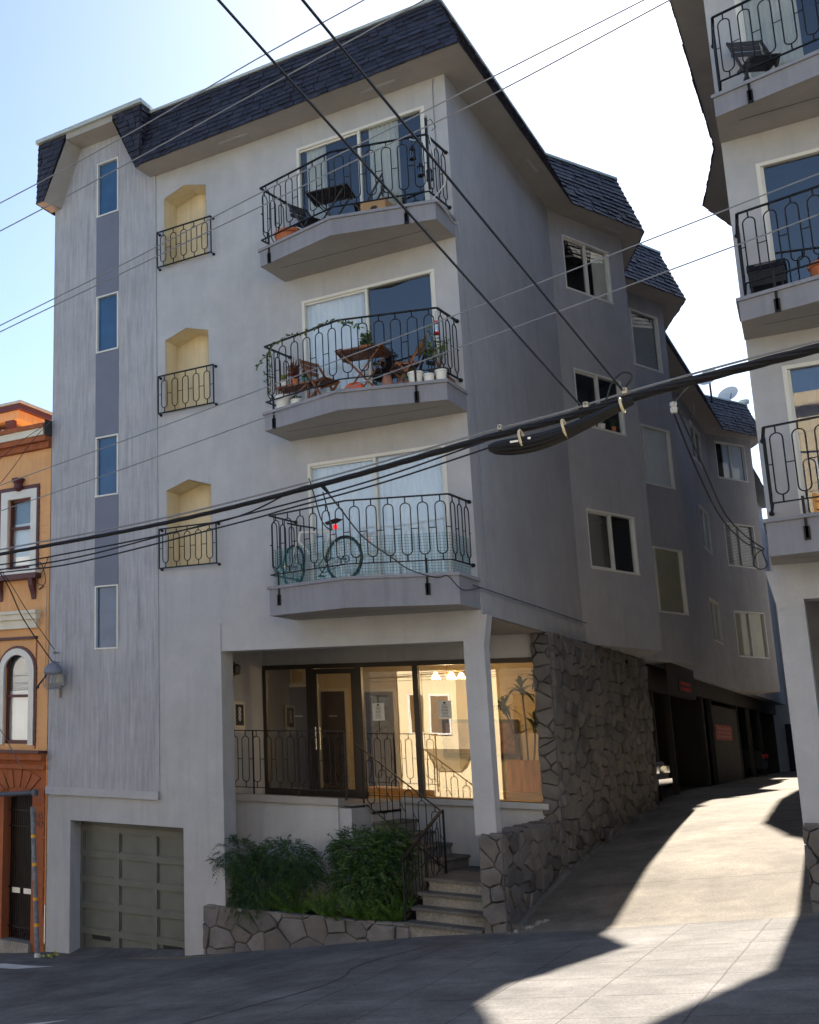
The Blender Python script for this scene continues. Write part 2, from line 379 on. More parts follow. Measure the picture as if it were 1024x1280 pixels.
# ------------------------------------------------------------------ ground
def interp(x, xs, ys):
    if x <= xs[0]: return ys[0]+(x-xs[0])*(ys[1]-ys[0])/(xs[1]-xs[0])
    for i in range(len(xs)-1):
        if x <= xs[i+1]: return ys[i]+(x-xs[i])*(ys[i+1]-ys[i])/(xs[i+1]-xs[i])
    return ys[-1]+(x-xs[-1])*(ys[-1]-ys[-2])/(xs[-1]-xs[-2])
GX = ([-30, -12, -7.6, -7.13, -4.9, -1.2, 0, 3.5, 30], [-3.2, -0.6, -.02, 0, .24, .95, 1.15, 1.76, 6.4])
def gz(x, y):
    a = interp(x, *GX)
    if y <= 0: return a
    r = interp(y, [0, 2.9, 6, 9.6, 16, 60], [0, .5, .86, 1.2, 1.38, 1.5])
    return 1.15+(a-1.15)*max(.3, 1-y/30)+r
def sheet(name, m, x0, x1, y0, y1, step, dz=0.0, fn=gz, kind='structure', skirt=0.0):
    mb = MB()
    nx = max(1, int((x1-x0)/step)); ny = max(1, int((y1-y0)/step))
    vs = [(x0+(x1-x0)*i/nx, y0+(y1-y0)*j/ny, fn(x0+(x1-x0)*i/nx, y0+(y1-y0)*j/ny)+dz) for j in range(ny+1) for i in range(nx+1)]
    fs = [(j*(nx+1)+i, j*(nx+1)+i+1, (j+1)*(nx+1)+i+1, (j+1)*(nx+1)+i) for j in range(ny) for i in range(nx)]
    mb.add(vs, fs)
    if skirt:
        for (a, b) in (((x0, y0), (x1, y0)), ((x1, y0), (x1, y1)), ((x1, y1), (x0, y1)), ((x0, y1), (x0, y0))):
            k = 30
            for i in range(k):
                p = (a[0]+(b[0]-a[0])*i/k, a[1]+(b[1]-a[1])*i/k); q = (a[0]+(b[0]-a[0])*(i+1)/k, a[1]+(b[1]-a[1])*(i+1)/k)
                mb.quad((p[0], p[1], fn(*p)+dz-skirt), (q[0], q[1], fn(*q)+dz-skirt), (q[0], q[1], fn(*q)+dz), (p[0], p[1], fn(*p)+dz))
    o = mb.build(name, m, smooth=True, origin=(0, 0, 0))
    return tag(o, kind=kind)
def far_ground(x, y): return gz(max(-30, min(30, x)), max(-1, min(60, y)))-1.0
sheet('ground', ASPH, -900, 900, -900, 900, 60, -2.5, lambda x, y: interp(max(-30, min(30, x)), *GX))
sheet('street', ASPH, -30, 30, -14.1, -7.15, 0.8, -0.13)
sheet('sidewalk', WALK, -30, 30, -7.15, -0.28, 0.4, 0.0, skirt=0.3)
sheet('sidewalk_margin', WALK, -30, 0.0, -0.28, 0.40, 0.34, 0.0)
sheet('sidewalk_margin', WALK, 3.6, 12.0, -0.28, 0.40, 0.34, 0.0)
sheet('far_sidewalk', WALK, -30, 30, -19.0, -14.1, 0.8, 0.0, skirt=0.3)
sheet('driveway', DRIVE, 0.0, 3.6, -0.28, 60, 0.35, 0.0)
SHCONC = concretemat('shade_dark_concrete', (0.05, 0.047, 0.045))  # concrete floor with the carport's shade put into its colour
sheet('carport_ground', SHCONC, -6.0, 0.0, 8.5, 60, 0.5, -0.03)
sheet('kerb_strip', CONC, -30, 30, -7.3, -7.15, 0.5, 0.004, skirt=0.25)
def patch(name, pts, m=PATCH):
    mb = MB(); n = 6
    (a, b, c, d) = pts
    P = lambda u, v: ((a[0]*(1-u)+b[0]*u)*(1-v)+(d[0]*(1-u)+c[0]*u)*v, (a[1]*(1-u)+b[1]*u)*(1-v)+(d[1]*(1-u)+c[1]*u)*v)
    for i in range(n):
        for j in range(n):
            q = [P(i/n, j/n), P((i+1)/n, j/n), P((i+1)/n, (j+1)/n), P(i/n, (j+1)/n)]
            mb.add([(x, y, gz(x, y)+0.005) for x, y in q], [(0, 1, 2, 3)])
    return tag(mb.build(name, m), kind='structure')
patch('pavement_patch', [(-9.5, -2.0), (-7.0, -1.6), (-6.5, -1.25), (-9.5, -1.3)])
patch('pavement_line', [(-5.0, -6.6), (-3.3, -5.95), (-2.95, -5.6), (-5.0, -6.2)])
# ------------------------------------------------------------------ shared builders
def nrm(A, B):
    d = Vector((B[0]-A[0], B[1]-A[1], 0)); L = d.length; d.normalize()
    return d, Vector((d.y, -d.x, 0)), L
def wall(mb, A, B, z0, z1, ops=(), depth=0.1, mi=0, rmi=None, ds=None):
    """outer wall face from A to B with rectangular openings (s0,s1,za,zb[,depth]) and their reveals"""
    d, n, L = nrm(A, B); A = Vector((A[0], A[1], 0))
    rmi = mi if rmi is None else rmi
    ss = sorted({0.0, L, *[o[0] for o in ops], *[o[1] for o in ops]}); zs = sorted({z0, z1, *[o[2] for o in ops], *[o[3] for o in ops]})
    P = lambda s, z, k=0.0: A+d*s-n*k+Vector((0, 0, z))
    for i in range(len(ss)-1):
        for j in range(len(zs)-1):
            sm, zm = (ss[i]+ss[i+1])/2, (zs[j]+zs[j+1])/2
            if any(o[0] < sm < o[1] and o[2] < zm < o[3] for o in ops): continue
            mb.quad(P(ss[i], zs[j]), P(ss[i+1], zs[j]), P(ss[i+1], zs[j+1]), P(ss[i], zs[j+1]), mi)
    for o in ops:
        k = o[4] if len(o) > 4 else depth; a, b, c, e = o[:4]
        mb.quad(P(a, c), P(a, c, k), P(a, e, k), P(a, e), rmi); mb.quad(P(b, c, k), P(b, c), P(b, e), P(b, e, k), rmi)
        mb.quad(P(a, e), P(a, e, k), P(b, e, k), P(b, e), rmi); mb.quad(P(a, c, k), P(a, c), P(b, c), P(b, c, k), rmi)
def window(parent, A, B, s0, s1, z0, z1, rec=0.09, kind='slide', fill='dark', fm=None, name='window', gm=None, fw=0.045, mull=None, room=0.6):
    d, n, L = nrm(A, B); A = Vector((A[0], A[1], 0)); fm = fm or ALU
    P = lambda s, z, k=0.0: A+d*s-n*k+Vector((0, 0, z))
    up = (0, 0, 1)
    f = MB()
    def bx(a, b, c, e, k0, k1, mb, mi=0):
        mb.obox(P((a+b)/2, (c+e)/2, (k0+k1)/2), d, n, up, (b-a)/2, (k1-k0)/2, (e-c)/2, mi)
    bx(s0, s1, z1-fw, z1, rec-.04, rec+.05, f); bx(s0, s1, z0, z0+fw, rec-.05, rec+.05, f)
    bx(s0, s0+fw, z0+fw, z1-fw, rec-.04, rec+.05, f); bx(s1-fw, s1, z0+fw, z1-fw, rec-.04, rec+.05, f)
    if kind in ('slide', 'door'):
        m = mull if mull is not None else (s0+s1)/2
        bx(m-.022, m+.022, z0+fw, z1-fw, rec-.025, rec+.04, f)
        # inner sash rails of the sliding leaf
        bx(s0+fw, m-.022, z1-fw-.03, z1-fw, rec-.005, rec+.035, f); bx(s0+fw, m-.022, z0+fw, z0+fw+.03, rec-.005, rec+.035, f)
        bx(s1-fw-.03, s1-fw, z0+fw, z1-fw, rec-.005, rec+.035, f)
    w = f.build(name, fm, parent)
    g = MB(); g.quad(P(s0+fw, z0+fw, rec+.02), P(s1-fw, z0+fw, rec+.02), P(s1-fw, z1-fw, rec+.02), P(s0+fw, z1-fw, rec+.02))
    g.build('pane', gm or GL, w)
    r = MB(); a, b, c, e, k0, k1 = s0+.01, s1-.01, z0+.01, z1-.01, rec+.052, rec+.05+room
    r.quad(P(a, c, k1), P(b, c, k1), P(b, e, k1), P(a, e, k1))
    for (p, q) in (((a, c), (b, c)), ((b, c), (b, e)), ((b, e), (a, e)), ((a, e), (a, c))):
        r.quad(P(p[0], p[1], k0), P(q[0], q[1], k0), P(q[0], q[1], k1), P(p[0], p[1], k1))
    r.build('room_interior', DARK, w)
    def folds(a, b, m, nm, k=0.065, dd=0.02, pw=0.07, c=z0+.03, e=z1-.04):
        q = MB(); nn = max(2, int((b-a)/pw*2)); prev = None
        for i in range(nn+1):
            s = a+(b-a)*i/nn; kk = rec+k+(dd if i % 2 else -dd)+random.uniform(-.004, .004)
            if prev: q.quad(P(prev[0], c, prev[1]), P(s, c, kk), P(s, e, kk), P(prev[0], e, prev[1]))
            prev = (s, kk)
        q.build(nm, m, w)
    if fill == 'blinds': folds(s0+.04, s1-.04, BLIND, 'vertical_blinds', dd=.012, pw=.09)
    elif fill == 'bluedoor': folds(s0+.04, s1-.04, BLUEB, 'vertical_blinds', dd=.015, pw=.17)
    elif fill == 'curtleft': folds(s0+.05, s0+.05+(s1-s0)*.38, CURT, 'curtain'); 
    elif fill == 'curtright': folds(s1-.05-(s1-s0)*.28, s1-.05, CURT, 'curtain'); folds(s0+.05, s0+.12, CURT, 'curtain')
    elif fill == 'curttwo': folds(s0+.15, s0+.48, CURT, 'curtain'); folds((s0+s1)/2+.15, (s0+s1)/2+.62, CURT, 'curtain')
    elif fill == 'halfblinds': folds(s0+.04, s0+(s1-s0)*.47, BLIND, 'vertical_blinds', dd=.012, pw=.09)
    elif fill == 'lace': folds(s0+(s1-s0)*.3, s1-.05, BLIND, 'curtain', dd=.03, pw=.1)
    elif fill == 'shade':
        q = MB(); q.quad(P(s0+.04, z0+.04, rec+.035), P(s1-.04, z0+.04, rec+.035), P(s1-.04, z1-.04, rec+.035), P(s0+.04, z1-.04, rec+.035)); q.build('roller_shade', TAN, w)
    elif fill == 'venetian':
        q = MB(); k = int((z1-z0-.1)/.05)
        for i in range(k):
            z = z0+.06+i*.05
            q.obox(P((s0+s1)/2, z, rec+.06), d, (n+Vector((0, 0, 0.9))), Vector((0, 0, 1))-n*.9, (s1-s0)/2-.05, .02, .0012)
        q.build('venetian_blind', BLIND, w)
    return w
def shingles(mb, A0, A1, B1, B0, expo=0.12, wd=0.23):
    """real overlapping shingle courses on the quad A0-A1 (eave) to B0-B1 (top)"""
    A0, A1, B0, B1 = map(Vector, (A0, A1, B0, B1))
    def S(u, v): return A0.lerp(A1, u).lerp(B0.lerp(B1, u), v)
    def NR(u, v):
        e = .01; n = (S(u+e, v)-S(u-e, v)).cross(S(u, v+e)-S(u, v-e))
        return n.normalized() if n.length > 1e-9 else (A1-A0).cross(B0-A0).normalized()
    rows = max(1, round(((B0-A0).length+(B1-A1).length)/2/expo))
    G = [[S(i/8, j/4)-NR(i/8, min(.9, j/4+.05))*.012 for i in range(9)] for j in range(5)]
    for j in range(4):
        for i in range(8): mb.add([G[j][i], G[j][i+1], G[j+1][i+1], G[j+1][i]], [(0, 1, 2, 3)], 0)
    for r in range(rows):
        v0, v1 = r/rows, min(1, (r+1.3)/rows); L = (S(1, v0)-S(0, v0)).length
        if L < .03: continue
        s = -random.random()*wd
        while s < L:
            w = wd*random.choice((0.6, 0.8, 1, 1, 1.25)); s2 = min(L, s+w); s0 = max(0, s)
            if s2-s0 > .02:
                u0, u1 = (s0+.006)/L, (s2-.006)/L; th = random.uniform(.014, .036); um = (u0+u1)/2; nn = NR(um, v0+.02)
                dn = (S(um, v0)-S(um, v1)).normalized()*random.uniform(-.006, .012)
                p, q = S(u0, v0)+dn, S(u1, v0)+dn; x, y = S(u0, v1), S(u1, v1)
                mb.add([p, q, q+nn*th, p+nn*th, y+nn*.003, x+nn*.003, x, y], [(0, 1, 2, 3), (3, 2, 4, 5), (0, 3, 5, 6), (1, 7, 4, 2)], random.choice((0, 0, 1, 2)))
            s += w
def clip(poly, a, b, c):
    out = []; n = len(poly)
    for i in range(n):
        p, q = poly[i], poly[(i+1) % n]; fp, fq = a*p[0]+b*p[1]-c, a*q[0]+b*q[1]-c
        if fp <= 0: out.append(p)
        if (fp < 0 < fq) or (fq < 0 < fp):
            t = fp/(fp-fq); out.append((p[0]+(q[0]-p[0])*t, p[1]+(q[1]-p[1])*t))
    return out
def stones(mb, O, U, V, NN, region, size=0.3, gap=0.012, th=(0.02, 0.06), jit=0.42, seed=1, inside=None, an=1.0):
    """irregular flagstones: Voronoi cells of a jittered grid, each a tilted chamfered slab; region=(u0,u1,v0,v1)"""
    rnd = random.Random(seed); O, U, V, NN = map(Vector, (O, U, V, NN))
    U = U*an; u0, u1, v0, v1 = region; u0 /= an; u1 /= an; nu = max(1, round((u1-u0)/size)); nv = max(1, round((v1-v0)/(size*.85)))
    pts = []
    for j in range(-1, nv+1):
        for i in range(-1, nu+1):
            pts.append((u0+(i+.5+rnd.uniform(-jit, jit)+(.5 if j % 2 else 0)*.6)*(u1-u0)/nu, v0+(j+.5+rnd.uniform(-jit, jit))*(v1-v0)/nv))
    lim = (size*3.2)**2
    for k, p in enumerate(pts):
        c = [(u0, v0), (u1, v0), (u1, v1), (u0, v1)]
        for l, q in enumerate(pts):
            if l == k: continue
            dx, dy = q[0]-p[0], q[1]-p[1]; d2 = dx*dx+dy*dy
            if d2 > lim or d2 < 1e-9: continue
            d = math.sqrt(d2); c = clip(c, dx/d, dy/d, (q[0]*dx+q[1]*dy)/d-d/2-gap)
            if len(c) < 3: break
        if len(c) < 3: continue
        cx = sum(a[0] for a in c)/len(c); cy = sum(a[1] for a in c)/len(c)
        ar = abs(sum(c[i][0]*c[(i+1) % len(c)][1]-c[(i+1) % len(c)][0]*c[i][1] for i in range(len(c))))/2
        if ar < .0012 or (inside and not inside(cx, cy)): continue
        c = [(cx+(a-cx)*.995, cy+(b-cy)*.995) for a, b in c]
        # break long edges for a rough outline
        cc = []
        for i in range(len(c)):
            p0, p1 = c[i], c[(i+1) % len(c)]; L = math.hypot(p1[0]-p0[0], p1[1]-p0[1]); cc.append(p0)
            if L > .12:
                for t in (.35, .7): cc.append((p0[0]+(p1[0]-p0[0])*t+rnd.uniform(-.007, .007), p0[1]+(p1[1]-p0[1])*t+rnd.uniform(-.007, .007)))
        c = cc
        h = rnd.uniform(*th); tx, ty = rnd.uniform(-.09, .09), rnd.uniform(-.09, .09)
        def W3(a, b, z): return O+U*a+V*b+NN*z
        n = len(c)
        base = [W3(a, b, -.01) for a, b in c]
        mid = [W3(a, b, max(.006, (h+tx*(a-cx)+ty*(b-cy))*.72)) for a, b in c]
        top = [W3(cx+(a-cx)*.86, cy+(b-cy)*.86, max(.008, h+tx*(a-cx)+ty*(b-cy)+rnd.uniform(-.004, .004))) for a, b in c]
        ctr = [W3(cx, cy, h+rnd.uniform(0, .008))]
        fs = [(i, (i+1) % n, n+(i+1) % n, n+i) for i in range(n)]+[(n+i, n+(i+1) % n, 2*n+(i+1) % n, 2*n+i) for i in range(n)]+[(2*n+i, 2*n+(i+1) % n, 3*n) for i in range(n)]
        mb.add(base+mid+top+ctr, fs, rnd.choice((0, 0, 0, 1, 1, 2)))
def capsule_rail(mb, P, Q, h, n, w=0.10, r=0.008, zoff=0.0, slope=False, posts=False, top=True):
    """row of upright capsule loops between bottom rail P-Q and a top rail h above, linked by short bars"""
    P, Q = Vector(P), Vector(Q); d = Q-P; L = d.length; u = d.normalized(); up = Vector((0, 0, 1))
    hd = Vector((d.x, d.y, 0)).normalized()
    step = L/n
    for i in range(n):
        c0 = P+d*((i+.5)/n); hh = h
        g = 0.09; a = w/2
        pts = arc(c0+up*(hh-g-a), a, 0, math.pi, 7, hd, up)+arc(c0+up*(g+a), a, math.pi, 2*math.pi, 7, hd, up)
        mb.tube(pts, r, 5, closed=True)
        mb.tube([c0, c0+up*g], r*1.1, 5); mb.tube([c0+up*(hh-g), c0+up*hh], r*1.1, 5)
        mz = h*.5
        e0 = c0-d/n*.5 if i else P
        e0 = c0-d/n*.5; e1 = c0+d/n*.5
        mb.tube([e0+up*mz, c0-hd*a+up*mz], r*.8, 4); mb.tube([c0+hd*a+up*mz, e1+up*mz], r*.8, 4)

# ------------------------------------------------------------------ apartment building
H = 2.75
def balcony(b, k):
    zt = 5.88+H*k; zb = 5.44 if k == 0 else 5.58+H*k
    poly = [(-2.79, -.002), (-2.85, -.77), (-1.48, -1.16), (-.03, -.75), (.01, -.002)]
    m = MB(); n = len(poly)
    vs = [(x, y, zb) for x, y in poly]+[(x, y, zt-.045) for x, y in poly]
    m.add(vs, [tuple(reversed(range(n)))], 1)
    m.add(vs, [tuple(range(n, 2*n))]+[(i, (i+1) % n, n+(i+1) % n, n+i) for i in range(n)], 0)
    lip = [(-2.82, -.003), (-2.88, -.79), (-1.48, -1.19), (-.005, -.775), (.035, -.003)]
    m.prism(lip, zt-.045, zt, 0)
    m.add([(-2.6, -.55, zb-.002), (-.25, -.5, zb-.002), (-.25, -.485, zb-.002), (-2.6, -.535, zb-.002)], [(0, 3, 2, 1)], 2)
    o = m.build('balcony', [LEDG, SOFF, MORT], b)
    r = MB(); pz, tz = zt+.19, zt+1.11
    path = [(-2.74, -.02), (-2.85, -.70), (-1.46, -1.08), (-.12, -.70), (-.05, -.02)]
    cnt = [3, 6, 6, 3]
    for i in range(4):
        a, c = path[i], path[i+1]
        capsule_rail(r, (a[0], a[1], pz), (c[0], c[1], pz), tz-pz, cnt[i], w=.135, r=.0085)
        r.bar((a[0], a[1], tz), (c[0], c[1], tz), .036, .018); r.bar((a[0], a[1], pz), (c[0], c[1], pz), .028, .014)
    for a in (path[0], path[4]): r.cyl((a[0], 0, tz), (a[0], -.03, tz), .03, n=8); r.cyl((a[0], 0, pz), (a[0], -.03, pz), .03, n=8)
    r.build('railing', IRON, o)
    for x, y in ((-2.66, -.835), (-.42, -.875)):
        q = MB(); q.bar((x, y, pz+.02), (x, y, zt-.28), .028, .016, up=(0, 1, 0)); q.box(x-.03, x+.03, y-.008, y+.035, zt-.30, zt-.14)
        q.build('railing_bracket', IRON, o)
    return o
def juliet(b, k):
    dz = H*k; m = MB(); y = -.1; x0, x1 = -5.23, -4.12; z0, z1 = 6.45+dz, 7.13+dz
    capsule_rail(m, (x0+.02, y, z0), (x1-.02, y, z0), z1-z0, 5, w=.115, r=.008)
    m.bar((x0, y, z1), (x1, y, z1), .022); m.bar((x0, y, z0), (x1, y, z0), .022)
    m.bar((x0, y, z0), (x0, y, z1), .018); m.bar((x1, y, z0), (x1, y, z1), .018)
    for x in (x0, x1):
        for z in (z0, z1): m.cyl((x, y, z), (x, -.001, z-.01), .011, n=6); m.cyl((x, -.02, z-.01), (x, -.001, z-.01), .026, n=8)
    return m.build('loggia_railing', IRON, b)
def garage(b):
    m = MB(); y = .35; x0, x1, z0, z1 = -7.15, -4.87, -.25, 2.06
    m.box(x0, x1, y, y+.05, z0, z1)
    m.box(x0, x1, y-.02, y+.06, z1, 2.2)
    W_ = (x1-x0)/3; rows = 5; hh = (z1+.06)/rows
    for j in range(rows+1):
        z = -.06+j*hh; m.box(x0, x1, y-.045, y, z-.05, z+.05)
    for j in range(1, rows): z = -.06+j*hh; m.box(x0, x1, y-.052, y-.046, z+.004, z+.05); m.box(x0, x1, y-.049, y-.046, z-.05, z-.004)
    for i in range(4):
        x = x0+W_*i
        for j in range(rows): m.box(max(x0, x-.055), min(x1, x+.055), y-.045, y, -.06+j*hh+.05, -.06+(j+1)*hh-.05)
    for i in range(3):
        for j in range(rows):
            a_, c_, d_, e_ = x0+W_*i+.055, x0+W_*(i+1)-.055, -.06+j*hh+.05, -.06+(j+1)*hh-.05
            for q_ in ((a_, c_, e_-.018, e_), (a_, c_, d_, d_+.018), (a_, a_+.018, d_+.018, e_-.018), (c_-.018, c_, d_+.018, e_-.018)): m.box(q_[0], q_[1], y-.022, y, q_[2], q_[3])
    g = m.build('garage_door', GAR, b)
    for c in (-6.72, -5.30):
        v = MB(); v.box(c-.17, c+.17, y-.036, y-.002, .24, .38); v.build('vent', DARK, g)
def corner_poly(path_b, path_t, zb, zt):
    pass
def roof_side(b, E, T, z0, z1):
    m = MB()
    for i in range(len(E)-1):
        # courses stop short on the faces nobody sees
        shingles(m, (*E[i], z0), (*E[i+1], z0), (*T[i+1], z1), (*T[i], z1), expo=.12, wd=.23)
    return m.build('mansard_roof', SHIN3, b)
def apartment(label, cat, full=True):
    b = thing('apartment_building', (-3.8, 0, 0), label, cat)
    XL = -7.66 if full else -4.1
    top = 13.83
    w = MB()
    doors = [(-2.51, -.34, 5.90+H*k, 7.91+H*k, .12) for k in range(3)]
    logg = [(-5.14, -4.26, 6.46+H*k, 7.96+H*k, .42) for k in range(3)]
    x0 = -5.31 if full else XL
    ops = [(a-x0, c-x0, d, e, f) for a, c, d, e, f in doors+(logg if full else [])]
    wall(w, (x0, 0), (0, 0), 5.01, top, ops, mi=0, rmi=0)
    if full:
        wall(w, (-7.66, 0), (-4.12, 0), -1.0, 2.75, [(.51, 2.79, -1.0, 2.2, .35)])
        wall(w, (-5.31, 0), (-4.12, 0), 2.75, 5.01)
        w.box(-4.30, -4.12, -.016, -.001, .6, 5.46)
        w.box(-7.66, -5.31, -.07, -.002, 2.62, 2.75)
        # pointed heads of the stair openings
        for k in range(3):
            zs, za = 7.82+H*k, 7.96+H*k
            w.add([(-5.14, 0, zs), (-4.70, 0, za), (-5.14, 0, za)], [(0, 1, 2)]); w.add([(-4.26, 0, zs), (-4.26, 0, za), (-4.70, 0, za)], [(0, 1, 2)])
    w.quad((-4.12, 0, .3), (-4.12, .38, .3), (-4.12, .38, 5.36), (-4.12, 0, 5.36))
    w.quad((-4.12, .30, 5.01), (-4.12, 0.001, 5.01), (-.26, 0.001, 5.01), (-.26, .30, 5.01))
    w.quad((-4.12, .30, 5.01), (-.0, .30, 5.01), (-.0, .30, 5.38), (-4.12, .30, 5.38))
    # left flank and the rest of the shell
    if full:
        w.quad((-7.66, 40, -3), (-7.66, 0, -3), (-7.66, 0, 15.05), (-7.66, 40, 15.05))
        w.quad((-4.95, .38, .3), (-4.12, .38, .3), (-4.12, .38, 5.36), (-4.95, .38, 5.36))
        w.quad((-4.95, .38, .3), (-4.95, 3.1, .3), (-4.95, 3.1, 5.36), (-4.95, .38, 5.36))
        for (a, c) in ((-4.95, -4.92),): pass
        w.box(-4.95, .1, 3.08, 3.2, 4.98, 5.36); w.box(-3.0, .1, 3.02, 3.2, .3, 2.64)
        w.box(-2.35, -.02, 2.92, 3.2, 2.60, 2.69)
    else:
        w.quad((XL, 38, 0), (XL, 0, 0), (XL, 0, 15.05), (XL, 38, 15.05)); w.quad((-.07, 1.9, .5), (-.07, 38, .5), (-.07, 38, 5.38), (-.07, 1.9, 5.38))
        pb_ = MB(); pb_.quad((XL, 1.9, 0), (.1, 1.9, 0), (.1, 1.9, 5.36), (XL, 1.9, 5.36)); pb_.build('porch_back_wall', STONE, b)
    w.build('front_wall', STUC, b)
    # soffit over the entrance recess
    s = MB(); s.quad((-4.95, .3, 5.36), (.05, .3, 5.36), (.10, 3.1, 5.36), (-4.95, 3.1, 5.36))
    s.build('porch_ceiling', SOFF, b)
    # corner post of the porch with its little corbel
    p = MB(); p.box(-.26, .02, -.002, .24, 2.38, 5.38); p.add([(.02, .0, 4.95), (.02, .24, 4.95), (.09, .24, 5.37), (.09, .0, 5.37), (.02, .0, 5.37), (.02, .24, 5.37)], [(0, 1, 2, 3), (0, 3, 4), (1, 5, 2)])
    p.build('porch_post', STUC, b)
    if full:
        pan = MB(); wo = [(1.02, 1.52, 5.13+H*k, 6.26+H*k, .06) for k in range(4)]
        A_ = (-7.66, -.015); wall(pan, A_, (-5.31, -.015), 2.75, 15.05, wo)
        pan.quad((-5.31, -.015, 2.75), (-5.31, .0, 2.75), (-5.31, 0, 13.83), (-5.31, -.015, 13.83))
        pan.build('streaked_wall_panel', STUP, b)
        for k in range(3):
            st = MB(); st.box(-6.645, -6.135, -.024, -.010, 6.262+H*k, 5.128+H*(k+1)); st.build('window_strip_panel', STRIP, b)
        for k in range(4): window(b, A_, (-5.31, -.015), 1.02, 1.52, 5.13+H*k, 6.26+H*k, rec=.03, kind='fixed', fm=WFR, name='slit_window', gm=GLS, fw=.028)
        for k in range(3):
            y = MB(); zs, za, zb = 7.82+H*k, 7.96+H*k, 6.46+H*k; D = .45; e = .004
            a, c, t = -5.14+e, -4.26-e, -4.70
            y.quad((a, -.002, zb), (a, D, zb), (a, D, zs), (a, -.002, zs)); y.quad((c, D, zb), (c, -.002, zb), (c, -.002, zs), (c, D, zs))
            y.quad((a, -.002, zs-e), (a, D, zs-e), (t, D, za-e), (t, -.002, za-e)); y.quad((t, -.002, za-e), (t, D, za-e), (c, D, zs-e), (c, -.002, zs-e))
            y.quad((a, D, zb), (c, D, zb), (c, D, zs), (a, D, zs)); y.add([(a, D, zs), (c, D, zs), (t, D, za)], [(0, 1, 2)])
            y.quad((a, -.002, zb+.006), (c, -.002, zb+.006), (c, D, zb+.006), (a, D, zb+.006))
            y.build('loggia_niche', YEL, b)
        for k in range(3): juliet(b, k)
        garage(b)
    for k in range(3):
        fill = (['blinds', 'halfblinds', 'curttwo'] if full else ['bluedoor', 'dark', 'curtright'])[k]
        mm = None
        wn = window(b, (x0, 0), (0, 0), -2.51-x0, -.34-x0, 5.90+H*k, 7.91+H*k, rec=.03, kind='door', fill=fill, fm=WFR, name='sliding_door', fw=.048, room=1.2, mull=None if k else None)
        balcony(b, k)
    # ---- side towards the alley
    if full:
        O = [(0, 0), (.13, 5.62), (1.01, 7.87), (.2, 9.95), (1.07, 12.2), (.18, 14.3), (.28, 25.1), (1.35, 27.05), (.45, 28.9), (.5, 40)]
        E = [(-5.36, -.53), (.43, -.66), (.57, 5.64), (1.45, 7.76), (.66, 9.85), (1.56, 12.15), (.72, 14.4), (.80, 24.9), (1.80, 27.0), (.95, 28.9), (1.0, 40)]
        T = [(-5.36, -.1), (0.0, -.1), (.12, 5.8), (1.04, 7.7), (.25, 9.85), (1.13, 12.1), (.3, 14.4), (.36, 25.0), (1.36, 27.0), (.5, 28.9), (.55, 40)]
    else:
        O = [(0, 0), (.10, 5.62), (.38, 7.9), (.0, 10.0), (.0, 18.4), (.95, 20.0), (.95, 26.8), (0, 28.2), (0, 38)]  # the second, rear bay is unseen, added to shade the upper driveway
        E = [(XL-.1, -.55), (.43, -.66), (.50, 5.64), (.98, 8.0), (.40, 10.3), (.40, 18.3), (1.34, 19.8), (1.34, 27), (.40, 28.6), (.38, 38)]
        T = [(XL-.1, -.1), (0.0, -.1), (.12, 5.8), (.58, 7.8), (.0, 10.3), (.0, 18.4), (.95, 19.95), (.95, 26.8), (0, 28.3), (.0, 38)]
    L2 = math.hypot(*(O[2][i]-O[1][i] for i in (0, 1)))
    OPS = {}
    if full:
        OPS[1] = [(.395, 1.92, 6.78+H*k, 7.92+H*k, 'v%d' % k) for k in range(3)]
        OPS[3] = [(.50, 2.16, a, c, 'b%d' % i) for i, (a, c) in enumerate(((6.44, 7.9), (9.30, 10.69), (12.07, 13.45)))]
        OPS[5] = [(7.5, 9.5, a, c, 's%d' % i) for i, (a, c) in enumerate(((6.7, 8.0), (9.5, 10.85), (12.3, 13.5)))]
        OPS[6] = [(.41, 1.90, a, c, 'c%d' % i) for i, (a, c) in enumerate(((6.43, 7.93), (9.38, 10.84), (12.33, 13.62)))]
        OPS[8] = [(1.5, 3.0, a, c, 'c%d' % i) for i, (a, c) in enumerate(((6.43, 7.93), (9.38, 10.84), (12.33, 13.62)))]
    FILL = {'v0': 'dark', 'v1': 'dark', 'v2': 'curtright', 'b0': 'shade', 'b1': 'lace', 'b2': 'venetian', 's0': 'shade', 's1': 'lace', 's2': 'dark', 'c0': 'shade', 'c1': 'venetian', 'c2': 'lace'}
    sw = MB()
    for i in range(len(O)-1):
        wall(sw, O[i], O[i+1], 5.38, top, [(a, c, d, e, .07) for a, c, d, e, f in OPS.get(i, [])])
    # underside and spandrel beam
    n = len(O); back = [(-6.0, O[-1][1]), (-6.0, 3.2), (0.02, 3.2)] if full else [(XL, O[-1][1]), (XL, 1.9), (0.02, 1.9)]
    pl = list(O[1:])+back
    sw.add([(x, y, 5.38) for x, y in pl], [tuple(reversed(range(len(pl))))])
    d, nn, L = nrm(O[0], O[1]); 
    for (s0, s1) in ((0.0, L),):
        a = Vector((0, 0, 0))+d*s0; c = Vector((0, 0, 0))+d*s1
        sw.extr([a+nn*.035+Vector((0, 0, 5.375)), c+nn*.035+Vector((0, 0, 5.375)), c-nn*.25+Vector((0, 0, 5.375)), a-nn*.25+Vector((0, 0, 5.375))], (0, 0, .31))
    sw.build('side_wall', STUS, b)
    for i, lst in OPS.items():
        for a, c, d_, e, f in lst:
            window(b, O[i], O[i+1], a, c, d_, e, rec=.04, kind='slide', fill=FILL[f], gm=GLW, fm=WFR, fw=.04, mull=(a+(c-a)*.36 if f[0] == 'b' else None))
